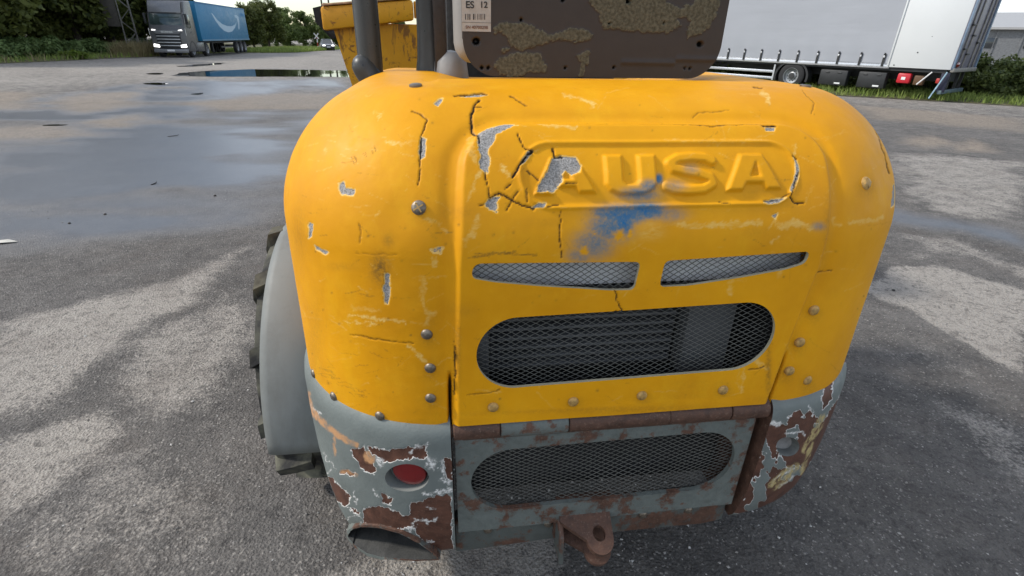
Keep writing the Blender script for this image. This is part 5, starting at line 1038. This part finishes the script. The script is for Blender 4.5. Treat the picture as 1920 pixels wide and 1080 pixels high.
    MB().box((.10, -.12, .60), (.22, .10, .60)).build('mud_flap', plain('navy_flap', (.012, .014, .035), .6), o, bevel=.01)
    MB().box((.10, -1.25, .30), (.12, 2.4, .12)).build('underrun_bar', plain('teal_grey_steel', (.09, .13, .14), .5), o, bevel=.015)
    for y in (-.3, -.8, -1.7, -2.2): MB().box((.16, y, .60), (.08, .08, .56)).build('underrun_bracket', M['hub'], o)
curtain_trailer()

def small_car():
    D = 80; o = empty('small_car', LD((603 - 960) / 1064 * D, D), radians(16), label='silver saloon car approaching on the far road, headlights on', cat='car')
    body = M['car'] = plain('silver_car_paint', (.30, .31, .33), .3, .4, var=.05)
    b = MB(); b.prism([(0, .25), (0, .62), (.12, .74), (1.1, .88), (1.2, .90), (3.2, .95), (4.15, .92), (4.25, .7), (4.25, .28)], -.84, .84, 'yz'); bd = b.build('body', body, o, bevel=.07, seg=3, angle=20)
    V = [(-.74, 1.0, .88), (.74, 1.0, .88), (.78, 3.7, .92), (-.78, 3.7, .92), (-.58, 1.75, 1.40), (.58, 1.75, 1.40), (.6, 3.0, 1.42), (-.6, 3.0, 1.42)]
    b = MB(); b.add(V, [(0, 1, 5, 4), (1, 2, 6, 5), (2, 3, 7, 6), (3, 0, 4, 7), (4, 5, 6, 7)]); b.build('cabin_glass', M['dark_glass'], o)
    b = MB(); b.box((0, 2.38, 1.415), (1.2, 1.35, .05)); b.build('roof', body, o, bevel=.02)
    for s in (-1, 1):
        MB().tube([(s * .76, .98, .88), (s * .6, 1.74, 1.40)], .035, 6).build('pillar', body, o); MB().tube([(s * .79, 3.7, .9), (s * .61, 3.0, 1.40)], .05, 6).build('pillar', body, o)
        MB().box((s * .60, -.005, .66), (.36, .06, .15)).build('headlight', M['lit'], o, bevel=.02); MB().box((s * .95, 1.25, .95), (.16, .1, .12)).build('mirror', body, o, bevel=.03)
    MB().box((0, -.02, .64), (.7, .05, .12)).build('grille', M['plastic'], o, bevel=.01); MB().box((0, -.03, .40), (1.64, .1, .26)).build('bumper', M['plastic'], o, bevel=.04); MB().box((0, -.09, .46), (.5, .012, .11)).build('number_plate', M['white'], o)
    cw = road_wheel(.31, .2)
    for y in (.8, 3.4):
        for s in (-1, 1): put_wheel(cw, o, (s * .76, y, .31), s)
small_car()

# ================================================================== SMALL LITTER ON THE YARD
M['twig'] = plain('dark_wet_twig', (.02, .017, .014), .7); M['scrap'] = plain('pale_scrap', (.52, .50, .44), .8)
for (x, y), l, a, lab in (((325, 256), .16, .3, 'short dark twig with a bent end on the wet asphalt'), ((291, 346), .09, .9, 'small dark twig lying alone on the wet asphalt'), ((112, 234), .20, .1, 'longest dark twig beside a shallow puddle')):
    p = on_z(x, y); b = MB(); b.tube([(-l / 2, 0, .006), (0, .012, .009), (l * .35, .03, .012), (l / 2, .05, .02)], [.004, .006, .005, .002], 6)
    o = b.build('twig', M['twig'], None, smooth=True, label=lab, cat='twig', group='twigs on the yard'); o.location = (p[0], p[1], float(gz(p[0], p[1]))); o.rotation_euler = (0, 0, a)
for (x, y), r in (((130, 419), .012), ((197, 402), .013), ((403, 367), .014), ((1675, 545), .012)):
    p = on_z(x, y); b = MB(); b.lathe([(.0001, r * .9), (r * .6, r * .75), (r, r * .3), (r * .9, -r * .2)], n=9); o = b.build('pebble', M['twig'], None, smooth=True, label='single dark pebble lying on the open asphalt', cat='pebble', group='dark pebbles on the yard'); o.location = (p[0], p[1], 0)
p = on_z(8, 455); b = MB(); b.add([(-.09, -.03, .004), (.0, -.035, .012), (.10, .0, .006), (.02, .03, .016), (-.08, .03, .008)], [(0, 1, 3, 4), (1, 2, 3)]); o = b.build('paper_scrap', M['scrap'], None, label='pale flat scrap lying at the edge of the wet patch', cat='litter'); o.location = (p[0], p[1], .002)
md = o.modifiers.new('thickness', 'SOLIDIFY'); md.thickness = .004
